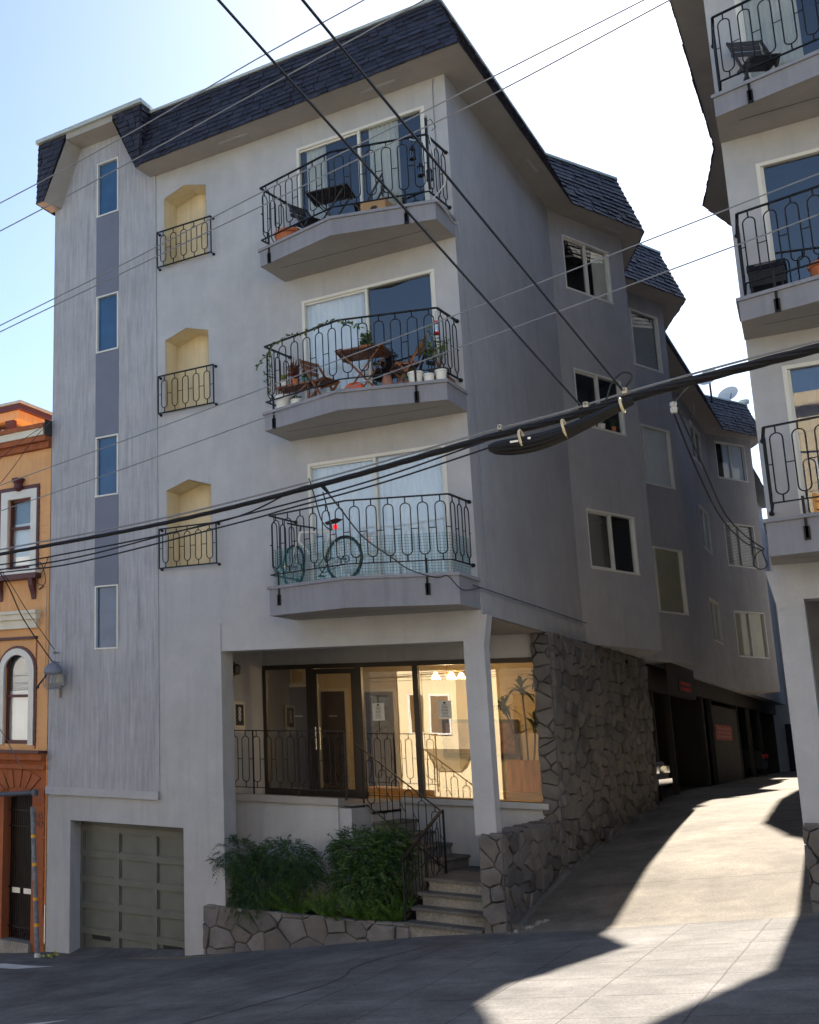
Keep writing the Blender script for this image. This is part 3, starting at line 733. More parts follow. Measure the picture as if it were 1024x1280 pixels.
    # eaves soffit, mansard and roof edge
    so_ = MB(); pe = list(E)+[(XL-.1 if not full else -7.7, E[-1][1]), (XL-.1 if not full else -7.7, .8 if full else .0)]+([(-5.30, .8)] if full else [])
    so_.add([(x, y, top) for x, y in pe], [tuple(reversed(range(len(pe))))])
    so_.build('eaves_soffit', SOFF, b)
    vt = MB()
    for x in ((-3.55, -.95) if full else (-2.0,)): vt.box(x-.28, x+.28, -.33, -.28, top-.012, top-.001)
    if full:
        for p_, q_ in (((.34, 3.4), (.36, 4.0)), ((1.05, 7.5), (.85, 7.0))): vt.bar((p_[0], p_[1], top-.006), (q_[0], q_[1], top-.006), .05, .01)
    vt.build('soffit_vent', STUC, b)
    zr = 15.08
    roof_side(b, E, T, top, zr)
    cp = MB(); nT = len(T)
    for i in range(nT-1): cp.bar((*T[i], zr+.015), (*T[i+1], zr+.015), .09, .05)
    pt = list(T)+[(XL if not full else -7.7, T[-1][1]), (XL if not full else -7.7, -.1)]
    cp.add([(x, y, zr) for x, y in pt], [tuple(range(len(pt)))])
    if full:
        cp.box(-7.80, -5.32, -.50, .25, 15.12, 15.20)
        cp.box(-7.80, -7.70, .25, 40, 15.05, 15.2)
    cp.build('roof_edge', CAP, b)
    if full:
        # taller dormer hood over the slit windows
        h = MB(); y0, y1 = -.47, -.43
        shingles(h, (-7.77, y0, 13.84), (-7.60, y0, 13.84), (-7.09, y1, 15.12), (-7.77, y1, 15.12))
        shingles(h, (-7.77, 2.5, 13.84), (-7.77, y0, 13.84), (-7.77, y1, 15.12), (-7.77, 2.5, 15.12))
        h.build('dormer_shingles', SHIN3, b); h = MB()
        shingles(h, (-5.46, y0, 13.84), (-5.36, y0, 13.84), (-5.36, y1, 15.12), (-6.0, y1, 15.12))
        shingles(h, (-5.36, y0, 13.84), (-5.36, .1, 13.84), (-5.36, .1, 15.12), (-5.36, y1, 15.12))
        h.build('dormer_shingles', SHIN3, b)
        k = MB()
        k.quad((-7.09, y1-.002, 15.0), (-6.0, y1-.002, 15.0), (-6.0, y1-.002, 15.12), (-7.09, y1-.002, 15.12))
        k.quad((-7.60, y0+.01, 13.84), (-7.5, -.016, 13.84), (-7.02, -.016, 14.97), (-7.09, y1+.01, 15.0))
        k.quad((-5.46, y0+.01, 13.84), (-5.40, -.016, 13.84), (-6.08, -.016, 14.97), (-6.0, y1+.01, 15.0))
        k.quad((-7.09, y1, 15.0), (-6.0, y1, 15.0), (-6.08, -.016, 14.97), (-7.02, -.016, 14.97))
        k.quad((-7.77, y0, 13.838), (-7.60, y0, 13.838), (-7.5, -.0, 13.838), (-7.77, -.0, 13.838))
        k.quad((-5.46, y0, 13.838), (-5.36, y0, 13.838), (-5.30, .0, 13.838), (-5.42, .0, 13.838))
        k.build('dormer_soffit', SOFF, b)
        DKP = wallmat('shade_dark_carport_paint', (0.055, 0.052, 0.05))  # dark tone is the carport's shade, put into the paint colour
        cpb = MB(); cpb.box(-.02, .14, 10.1, 18.0, 4.82, 5.38); cpb.box(-.02, .12, 18.0, 40, 4.95, 5.38); cpb.box(-6, -5.8, 3.2, 40, 1, 5.38)
        cpb.box(-6, -.1, 9.9, 10.1, 1.5, 5.38); cpb.box(-6, .1, 38.8, 39, 1, 5.38)
        cpb.box(-6, -.1, 21.0, 21.15, 1.5, 5.38); cpb.box(-6, -.1, 27.1, 27.25, 1.5, 5.38)
        cpb.box(.52, .62, 11.3, 14.4, 4.72, 5.375); cpb.box(-.1, .52, 14.3, 14.4, 4.9, 5.375)
        cpb.box(.02, .06, 21.4, 26.9, 2.0, 4.8)
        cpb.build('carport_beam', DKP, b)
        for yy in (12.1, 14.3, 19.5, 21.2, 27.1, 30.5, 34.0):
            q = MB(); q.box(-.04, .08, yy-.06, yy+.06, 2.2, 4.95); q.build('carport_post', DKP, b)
    return b
MIR = False; DZ = 0.0
BLD = apartment('grey stucco apartment block with dark mansard roof and three iron railed balconies over its porch', 'apartment building')
MIR = True; DZ = 0.33
BLD2 = apartment('grey apartment block right of the sunlit driveway, cut off by the picture edge', 'apartment building', full=False)
MIR = False; DZ = 0.0
# ---- stone veneer of the flank wall and corner base (part of the building)
def stone_side(b, full=True):
    m = MB(); mo = MB()
    xo = lambda y: (.06 if full else -.03)+.024*y
    yend = 10.05 if full else 6.0
    # backing wall
    mo.extr([(xo(3.0), 3.0, .5), (xo(yend), yend, .5), (xo(yend), yend, 5.37), (xo(3.0), 3.0, 5.37)], (-.22, 0, 0))
    mo.extr([(xo(-.02), -.02, .3), (xo(3.0), 3.0, .3), (xo(3.0), 3.0, 2.40), (xo(-.02), -.02, 2.34)], (-.25, 0, 0))
    stones(m, (xo(3.0), 3.0, 1.0), (.024, 1, 0), (0, 0, 1), (1, -.024, 0), (0, yend-3.0, 0, 4.37), size=.25, gap=.006, th=(.03, .085), seed=5, an=1.6)
    stones(m, (xo(0), 0, .9), (.024, 1, 0), (0, 0, 1), (1, -.024, 0), (-.03, 3.0, 0, 1.52), size=.25, gap=.006, th=(.03, .07), seed=9, an=1.4)
    stones(m, (xo(3.0)-.25, 3.0, 2.3), (1, 0, 0), (0, 0, 1), (0, -1, 0), (0, .27, 0, 3.05), size=.2, gap=.006, th=(.03, .07), seed=11)
    stones(m, (-.21 if full else -.27, -.03, .8), (1, 0, 0), (0, 0, 1), (0, -1, 0), (0, .30, 0, 1.58), size=.26, gap=.006, th=(.02, .05), seed=13)
    stones(m, (xo(0)-.25, 0, 2.38), (1, 0, 0), (0.0, 1, 0.01), (0, 0, 1), (0, .29, -.03, 3.0), size=.28, gap=.006, th=(.02, .04), seed=14)
    v = mo.build('stone_wall_core', MORT, b)
    m.build('stone_cladding', STONE3, v)
stone_side(BLD)
MIR = True; DZ = 0.33
stone_side(BLD2, False)
MIR = False; DZ = 0.0

# ------------------------------------------------------------------ porch, stairs, lobby
def text_mesh(txt, size, m, parent=None, name='lettering', loc=(0, 0, 0), rot=(R(90), 0, 0), ext=0.003, align='CENTER', sx=1.0):
    cu = bpy.data.curves.new('t', 'FONT'); cu.body = txt; cu.size = size; cu.extrude = ext; cu.align_x = align; cu.align_y = 'CENTER'; cu.space_line = 0.95
    to = bpy.data.objects.new('t', cu); me = bpy.data.meshes.new_from_object(to); bpy.data.objects.remove(to)
    me.name = name; me.materials.clear(); me.materials.append(m)
    o = bpy.data.objects.new(name, me); COL.objects.link(o)
    mw = Matrix.Translation(Vector(loc)-(worg(parent) if parent else Vector()))@Matrix.Rotation(rot[2], 4, 'Z')@Matrix.Rotation(rot[0], 4, 'X')@Matrix.Diagonal((sx, 1, 1, 1))
    if parent: o.parent = parent; me.transform(mw); WO[o.name] = worg(parent)
    else: me.transform(mw); WO[o.name] = Vector()
    return o
FL = 2.62
# planter wall of flagstones
pw = thing('planter_wall', (-2.85, -.05, .6), 'low flagstone planter wall along the pavement left of the steps', 'planter wall')
m = MB(); m.extr([(-4.50, -.02, .1), (-1.24, -.02, .1), (-1.24, -.02, 1.10), (-4.50, -.02, 1.02)], (0, .14, 0)); core = m.build('wall_core', MORT, pw)
PST = [mat('planter_stone', (0.165, 0.158, 0.16), rough=0.85, var=0.25, vscale=2.8, bump=0.9, bscale=20), STONE3[1], STONE3[0]]
m = MB(); stones(m, (-4.50, -.02, .15), (1, 0, 0), (0, 0, 1), (0, -1, 0), (0, 3.27, 0, .93), size=.33, gap=.006, th=(.02, .055), jit=.45, seed=21)
stones(m, (-4.50, -.03, 1.025), (1, 0, .0245), (0, 1, 0), (0, 0, 1), (0, 3.26, -.02, .15), size=.32, gap=.006, th=(.012, .03), seed=22)
m.build('flagstones', PST, core)
m = MB(); nx, ny = 30, 14
vs = [(-4.48+3.2*i/nx, .1+1.7*j/ny, .98+.45*max(0, j/ny-.4)+.05*math.sin(i*1.7)*math.cos(j*2.1)+random.uniform(-.02, .02)) for j in range(ny+1) for i in range(nx+1)]
m.add(vs, [(j*(nx+1)+i, j*(nx+1)+i+1, (j+1)*(nx+1)+i+1, (j+1)*(nx+1)+i) for j in range(ny) for i in range(nx)])
tag(m.build('planter_soil', SOIL, smooth=True), 'dark planting soil behind the flagstone planter wall', 'soil', kind='stuff')
# raised terrace in front of the lobby glass
te = thing('entrance_terrace', (-3.4, .9, .6), 'stucco terrace block with pale coping carrying the upper porch railing', 'terrace')
m = MB(); m.box(-4.94, -2.63, .93, 1.75, .4, FL-.004); m.box(-4.94, -2.40, 1.75, 3.08, .4, FL-.004); m.box(-2.63, -2.42, .96, 1.75, .4, 2.58); m.build('retaining_wall', STUC, te)
m = MB(); m.box(-4.60, -2.60, .88, 1.10, FL, 2.73); m.box(-4.94, -2.42, 1.10, 3.07, FL, FL+.012); m.build('coping', SOFF, te)
# stairs
stt = thing('entrance_stairs', (-.8, 0, 1.0), 'concrete steps climbing from the pavement and turning left to the lobby', 'stairs')
ys = [-.05, .25, .55, .85]; zs = [1.15, 1.32, 1.49, 1.66]
for i in range(4):
    y1 = 3.03 if i == 3 else ys[i+1]+.02
    m = MB(); m.box(-1.24-.0*i, -.24, ys[i]+.03, y1, .5, zs[i]-.045); st = m.build('riser', CONC, stt)
    m = MB(); m.box(-1.30, -.235, ys[i], y1-.0, zs[i]-.045, zs[i]); m.build('tread', TREAD, st)
xs = [-1.30, -1.57, -1.85, -2.12, -2.40]; zz = [1.83, 2.0, 2.17, 2.34, 2.50]
for i in range(5):
    x1 = (xs[i+1] if i < 4 else -2.62)+.0
    m = MB(); m.box(x1, xs[i]-.03, 1.76, 3.02, 1.0, zz[i]-.04); st = m.build('riser', CONC, stt)
    m = MB(); m.box(x1, xs[i], 1.72, 3.02, zz[i]-.04, zz[i]+.002); m.build('tread', TREAD, st)
# railings of the porch
rl = thing('porch_railing', (-3.3, .98, FL), 'black iron railing with capsule loops along the terrace edge', 'railing')
m = MB(); capsule_rail(m, (-4.55, .98, 2.84), (-2.50, .98, 2.84), .92, 10, w=.125, r=.0075); m.bar((-4.7, .98, 3.76), (-2.46, .98, 3.76), .034, .016); m.bar((-4.7, .98, 2.84), (-2.46, .98, 2.84), .024, .012)
for x in (-4.1, -3.3, -2.5): m.bar((x, .98, 2.7), (x, .98, 3.76), .02)
m.build('iron_loops', IRON, rl)
rl = thing('stair_railing', (-2.0, 1.66, 2.0), 'black iron stair railing sloping down beside the upper flight', 'railing')
m = MB(); capsule_rail(m, (-2.48, 1.66, 2.62), (-1.26, 1.66, 1.72), .86, 6, w=.12, r=.0075); m.bar((-2.62, 1.66, 3.58), (-1.22, 1.62, 2.55), .034, .016); m.bar((-2.5, 1.66, 2.64), (-1.24, 1.66, 1.72), .022, .012)
m.bar((-1.23, 1.62, 1.66), (-1.23, 1.62, 2.60), .026); m.bar((-2.5, 1.66, 2.5), (-2.5, 1.66, 3.5), .022); m.build('iron_loops', IRON, rl)
rl = thing('stair_handrail', (-1.27, .7, 1.3), 'black iron handrail falling steeply to the bottom steps above the ferns', 'railing')
m = MB(); capsule_rail(m, (-1.27, 1.55, 1.75), (-1.31, .08, 1.22), .72, 6, w=.11, r=.0075); m.bar((-1.25, 1.60, 2.58), (-1.31, .02, 1.96), .045, .022); m.bar((-1.27, 1.55, 1.76), (-1.31, .06, 1.22), .022, .012)
m.bar((-1.31, .05, 1.05), (-1.31, .05, 1.97), .024); m.build('iron_loops', IRON, rl)
# lobby glass front (part of the building)
def lob(a, c, d, e, y0, y1, nm, m_, mb=None):
    q = mb or MB(); q.box(a, c, y0, y1, d, e)
    return q
m = MB(); y0, y1 = 3.05, 3.12
m.box(-4.95, -.06, y0, y1, 4.90, 4.98)
for a, c in ((-4.95, -4.88), (-4.07, -3.95), (-3.14, -3.02), (-2.10, -2.01), (-.12, -.06)): m.box(a, c, y0-.012, y1+.012, FL+.01, 4.90)
m.box(-4.88, -4.07, y0, y1, FL+.01, FL+.12); m.box(-3.02, -2.10, y0, y1, 2.69, 2.70); m.box(-2.01, -.12, y0, y1, 2.69, 2.70)
lf = m.build('lobby_frame', BRZ, BLD)
m = MB()
for a, c, z in ((-4.88, -4.07, FL+.12), (-3.02, -2.10, 2.72), (-2.01, -.12, 2.72)): m.quad((a, 3.09, z), (c, 3.09, z), (c, 3.09, 4.90), (a, 3.09, 4.90))
m.build('lobby_glass', GLL, lf)
m = MB()
m.box(-3.95, -3.87, 3.06, 3.11, FL+.02, 4.89); m.box(-3.22, -3.14, 3.06, 3.11, FL+.02, 4.89); m.box(-3.87, -3.22, 3.06, 3.11, 4.80, 4.89); m.box(-3.87, -3.22, 3.06, 3.11, FL+.02, FL+.16)
ld = m.build('lobby_door', BRZ, BLD)
m = MB(); m.quad((-3.87, 3.09, FL+.16), (-3.22, 3.09, FL+.16), (-3.22, 3.09, 4.80), (-3.87, 3.09, 4.80)); m.build('door_glass', GLL, ld)
m = MB(); m.bar((-3.905, 3.0, 3.45), (-3.905, 3.0, 3.85), .025); m.bar((-3.905, 3.0, 3.47), (-3.905, 3.06, 3.47), .02); m.bar((-3.905, 3.0, 3.83), (-3.905, 3.06, 3.83), .02); m.build('door_handle', CHR, ld)
# lobby room
m = MB(); XA, XB, YA, YB = -6.7, -.07, 3.14, 6.0
m.quad((XA, YB, FL), (XB, YB, FL), (XB, YB, 5.1), (XA, YB, 5.1)); m.quad((XB, YA, FL), (XB, YB, FL), (XB, YB, 5.1), (XB, YA, 5.1)); m.quad((XA, YA, FL), (XA, YB, FL), (XA, YB, 5.1), (XA, YA, 5.1))
m.quad((XA, YA, 5.1), (XB, YA, 5.1), (XB, YB, 5.1), (XA, YB, 5.1)); m.quad((XA, YA+.02, FL), (-4.95, YA+.02, FL), (-4.95, YA+.02, 5.1), (XA, YA+.02, 5.1))
m.build('lobby_wall', LOBW, BLD)
m = MB(); m.quad((XA, YA, FL), (XB, YA, FL), (XB, YB, FL), (XA, YB, FL)); m.build('lobby_floor', DWOOD, BLD)
for i, (a, c, t) in enumerate(((-5.99, -5.2, 4.72), (-5.08, -4.57, 4.62), (-4.12, -3.55, 4.60))):
    m = MB(); m.box(a-.06, c+.06, 5.94, 5.99, FL, t+.06); fr = m.build('inner_door', CREAMT, BLD)
    m = MB(); m.box(a, c, 5.92, 5.965, FL+.03, t); m.build('door_leaf', DOORB, fr)
    m = MB(); m.box((a+c)/2-.09, (a+c)/2+.09, 5.914, 5.921, 4.1, 4.13); m.build('door_plate', ALU, fr)
m = MB(); m.box(-3.0, -.1, 3.13, 3.55, 2.62, 2.84); m.build('wooden_ledge', mat('honey_wood', (0.75, 0.42, 0.13), rough=0.45, var=0.15, stretch=(1, 9, 9)), BLD)
fr = thing('framed_notice', (-6.1, 5.95, 3.9), 'small framed notice on the lobby wall left of the doors', 'framed notice')
m = MB(); m.box(-6.19, -6.05, 5.93, 5.96, 3.72, 4.08); a = m.build('frame', DWOOD, fr); m = MB(); m.box(-6.17, -6.07, 5.925, 5.929, 3.75, 4.05); m.build('sheet', PAPER, a)
ex = tag(MB().build('x', INK), 'a') if False else None
m = MB(); m.box(-6.20, -5.98, 5.90, 5.95, 4.76, 4.93); e_ = thing('exit_sign', (-6.09, 5.92, 4.8), 'green glowing exit sign high on the lobby wall at left', 'exit sign'); m.build('sign_box', emis('exit_green', (0.02, 0.35, 0.12), 0.6), e_)
m = MB(); m.box(-2.6, -1.2, 5.93, 5.98, 3.35, 4.05); pf = thing('wall_picture', (-1.9, 5.95, 3.7), 'wide brown picture on the lobby wall behind the palm', 'picture'); a = m.build('frame', DWOOD, pf)
m = MB(); m.box(-2.53, -1.27, 5.92, 5.929, 3.42, 3.98); m.build('canvas', mat('brown_canvas', (0.20, 0.11, 0.08), var=.5, vscale=9), a)
for (x, z, lb) in ((-2.745, 4.12, 'white paper notice taped inside the lobby glass beside the middle doorway'), (-1.59, 4.15, 'white paper notice on the lobby pane under the chandelier')):
    n_ = thing('paper_notice', (x, 3.075, z), lb, 'notice', 'notices on the lobby glass')
    m = MB(); m.box(x-.105, x+.105, 3.074, 3.078, z-.15, z+.15); sh_ = m.build('paper', PAPER, n_)
    m = MB()
    for j in range(9):
        w_ = random.uniform(.03, .075) if j not in (0, 1) else .045; zz_ = z+.08-j*.024
        m.box(x-w_, x+w_, 3.0725, 3.0735, zz_-.004, zz_+.004)
    m.box(x-.02, x+.02, 3.0725, 3.0735, z+.10, z+.13); m.build('printed_lines', INK, sh_)
# chandelier
ch = thing('chandelier', (-1.98, 4.5, 4.7), 'lit brass chandelier with frosted bell shades in the lobby', 'chandelier')
m = MB(); m.cyl((-1.98, 4.5, 5.1), (-1.98, 4.5, 4.80), .012); m.lathe([(.0, -.03), (.04, 0), (.015, .06)], (-1.98, 4.5, 4.80))
m2 = MB(); cc = []
for i in range(5):
    a = i*2*math.pi/5+.3; p = Vector((-1.98+.24*math.cos(a), 4.5+.24*math.sin(a), 4.86)); cc.append(p)
    m.tube([(-1.98, 4.5, 4.83), (-1.98+.12*math.cos(a), 4.5+.12*math.sin(a), 4.90), tuple(p)], .007, 5)
m.build('stem', mat('aged_brass', (0.35, 0.2, 0.06), rough=.35, metal=.8), ch)
EM = emis('lamp_glass', (1.0, 0.62, 0.22), 7.0)
for p in cc:
    q = MB(); q.lathe([(.025, 0), (.045, -.05), (.085, -.11), (.08, -.112), (.02, -.01)], tuple(p), 12); q.build('lamp_shade', EM, ch, smooth=True)
for p in ((-1.98, 4.5, 4.62), (-4.6, 4.6, 4.7)):
    ll = bpy.data.lights.new('lobby_lamp', 'POINT'); ll.energy = 10 if p[0] > -3 else .4; ll.color = (1.0, 0.78, 0.50); ll.shadow_soft_size = .12
    lo = bpy.data.objects.new('lobby_lamp', ll); COL.objects.link(lo); lo.location = p
# porch wall lamp and picture
pl_ = thing('porch_lamp', (-4.9, 1.9, 4.8), 'small dark lamp high on the left porch wall', 'lamp')
m = MB(); m.box(-4.945, -4.90, 1.72, 1.9, 4.72, 4.98); m.build('backplate', BRZ, pl_); m = MB(); m.lathe([(.03, 0), (.07, .02), (.085, .16), (.03, .2)], (-4.83, 1.81, 4.74), 10); m.build('lamp_shade', BRZ, pl_)
pp = thing('framed_sign', (-4.94, 2.05, 4.0), 'cream framed dark sign with pale figures on the left porch wall', 'sign')
m = MB(); m.box(-4.947, -4.92, 1.86, 2.27, 3.74, 4.28); a = m.build('frame', CREAMT, pp); m = MB(); m.box(-4.921, -4.915, 1.92, 2.21, 3.86, 4.23); m.build('dark_panel', INK, a)
m = MB()
for zc in (4.14, 4.06, 3.98): m.torus((-4.913, 2.06, zc), .035, .01, (1, 0, 0), 12, 4)
m.build('figures', PAPER, a)

# ------------------------------------------------------------------ foliage
def leaf(mb, p, d, l, w, mi=0, curl=.25, up=None):
    d = d.normalized(); u = up or Vector((random.uniform(-1, 1), random.uniform(-1, 1), random.uniform(.2, 1)))
    s = d.cross(u)
    if s.length < 1e-4: return
    s.normalize(); nn = s.cross(d)
    a, b = p+d*l*.5+s*w/2-nn*l*.02, p+d*l*.5-s*w/2-nn*l*.02; t = p+d*l-nn*l*curl
    mb.add([p, a, t, b], [(0, 1, 2), (0, 2, 3)], mi)
def feather_bush(name, label, cat, c, blobs, n, m1, leafl=.06, leafw=.012, sprays=12, droop=.5):
    c = Vector(c); b = thing(name, c, label, cat); mb = MB(); sm = MB()
    for k in range(7):
        a = random.random()*6.28; t = Vector(random.choice(blobs)[0]); sm.tube([c+Vector((random.uniform(-.05, .05), random.uniform(-.05, .05), 0)), c.lerp(c+t, .5)+Vector((.03*math.cos(a), .03*math.sin(a), 0)), c+t], .012, 5, rr=[.016, .011, .004])
    for i in range(n):
        o_, rx, ry, rz = random.choices(blobs, weights=[q[1]*q[2]*q[3] for q in blobs])[0]
        while True:
            v = Vector((random.uniform(-1, 1), random.uniform(-1, 1), random.uniform(-1, 1)))
            if .35 < v.length < 1: break
        if random.random() < .6: v = v.normalized()*random.uniform(.8, 1.12)
        p = c+Vector(o_)+Vector((v.x*rx, v.y*ry, v.z*rz))
        d = (v+Vector((0, 0, .3-droop))+Vector([random.gauss(0, .35) for _ in range(3)])).normalized(); L = random.uniform(.10, .2)
        for j in range(sprays):
            t = j/sprays; q = p+d*L*t-Vector((0, 0, droop*L*t*t)); sd = d.cross(Vector((0, 0, 1)))
            if sd.length < .01: sd = Vector((1, 0, 0))
            sd.normalize(); dd = (d*.7+sd*(1 if j % 2 else -1)*random.uniform(.5, 1)+Vector((0, 0, random.uniform(-.4, .2))))
            leaf(mb, q, dd, leafl*random.uniform(.7, 1.2)*(1-.3*t), leafw)
    mb.build('foliage', m1, b); sm.build('stem', STEM, b)
    return b
feather_bush('feathery_shrub', 'large dark feathery shrub overhanging the planter at its left end', 'shrub', (-3.54, .40, 1.08),
             [((-.42, -.25, .74), .34, .3, .24), ((.30, -.05, .74), .48, .34, .26), ((-.05, -.12, .42), .46, .3, .36), ((-.22, -.3, .08), .30, .2, .28), ((.62, -.05, .50), .22, .2, .18), ((-.66, -.38, .66), .13, .12, .12)], 1700, LF1, .065, .011, 12, .6)
feather_bush('leafy_shrub', 'bushy green shrub in the planter between terrace and stair railing', 'shrub', (-1.93, .62, 1.12),
             [((-.20, 0, .86), .44, .35, .28), ((.18, .1, .78), .30, .3, .34), ((-.15, -.1, .50), .46, .3, .28), ((.12, .25, 1.06), .24, .22, .18)], 1200, LF2, .08, .022, 9, .4)
def fern(c, label, n, L, group='foxtail ferns in the stone planter'):
    c = Vector(c); b = thing('foxtail_fern', c, label, 'fern', group); mb = MB()
    for i in range(n):
        a = random.random()*6.28; el = random.uniform(.45, 1.35); d = Vector((math.cos(a)*math.cos(el), math.sin(a)*math.cos(el)-.15, math.sin(el))); l = L*random.uniform(.6, 1.1)
        p = c.copy(); K = 26
        for j in range(K):
            p = p+d*l/K; d = (d+Vector((0, 0, -.016))).normalized(); rad = .045*math.sin(math.pi*min(1, (j+3)/(K+1)))**.6
            for q in range(7):
                v = Vector([random.gauss(0, 1) for _ in range(3)]); v = (v-d*v.dot(d)).normalized(); leaf(mb, p, v+d*.9, rad*1.3, .010)
    mb.build('fronds', LF3, b)
fern((-3.05, .22, 1.02), 'pale green foxtail fern left of the others, in front of the terrace wall', 20, .62)
fern((-2.45, .15, 1.02), 'foxtail fern in the middle of the planter below the leafy shrub', 20, .62)
fern((-1.98, .16, 1.03), 'foxtail fern nearest but one to the bottom steps', 22, .62)
fern((-1.55, .22, 1.05), 'foxtail fern right beside the bottom steps', 20, .52)
fern((-1.62, .85, 1.2), 'dark foxtail fern behind the steep handrail', 14, .5)
# strap leaf plant behind the low stone wall
b = thing('strap_leaf_plant', (.0, .9, 2.35), 'broad leaf poking over the low stone wall behind the porch post', 'plant'); mb = MB()
for i in range(5):
    a = random.uniform(1.8, 4.0); prev = None
    for j in range(8):
        t = j/7; q = Vector((-.06+math.cos(a)*.34*t, .9+math.sin(a)*.2*t, 2.34+.22*t-.26*t*t)); w_ = .035*math.sin(math.pi*(.15+.8*t)); s_ = Vector((math.sin(a), -math.cos(a), .2))*w_
        if prev: mb.add([prev[0], prev[1], q-s_, q+s_], [(0, 1, 2, 3)])
        prev = (q+s_, q-s_)
mb.build('leaves', LF2, b)
# dracaena palm in the lobby
pb = thing('planter_box', (-.46, 3.75, 2.83), 'square honey coloured wooden planter box behind the lobby glass', 'planter')
m = MB(); x0_, x1_, y0_, y1_ = -.74, -.18, 3.45, 4.0
for a in ((x0_, x1_, y0_, y0_+.025), (x0_, x1_, y1_-.025, y1_), (x0_, x0_+.025, y0_+.025, y1_-.025), (x1_-.025, x1_, y0_+.025, y1_-.025)): m.box(*a, 2.831, 3.34)
m.box(x0_+.025, x1_-.025, y0_+.025, y1_-.025, 2.831, 3.28); m.build('box_sides', BOXW, pb)
pm = thing('lobby_palm', (-.46, 3.72, 3.29), 'tall strappy leaved indoor palm growing in the wooden lobby planter', 'palm')
tr = MB(); lv = MB()
for (x, y, hgt, lean) in ((-.48, 3.72, 1.30, (-.02, 0)), (-.40, 3.74, .72, (.06, .02)), (-.56, 3.7, .98, (-.26, .03)), (-.30, 3.7, 1.45, (.06, 0))):
    p0 = Vector((x, y, 3.27)); p1 = p0+Vector((lean[0], lean[1], hgt)); tr.tube([p0, p0.lerp(p1, .5)+Vector((.01, 0, 0)), p1], .014, 6)
    for k in range(26):
        a = random.random()*6.28; el = random.uniform(-.1, 1.25); l = random.uniform(.28, .50); prev = None; base = p1-Vector((0, 0, random.uniform(0, .16)))
        for j in range(7):
            t = j/6; q = base+Vector((math.cos(a)*math.cos(el), math.sin(a)*math.cos(el)*.7, math.sin(el)))*l*t-Vector((0, 0, .30*l*t*t*1.6)); w_ = .030*math.sin(math.pi*(.12+.86*t))+.001
            s_ = Vector((-math.sin(a), math.cos(a), 0))*w_
            if prev: lv.add([prev[0], prev[1], q-s_, q+s_], [(0, 1, 2, 3)])
            prev = (q+s_, q-s_)
tr.build('trunk', STEM, pm); lv.build('leaves', LF4, pm)

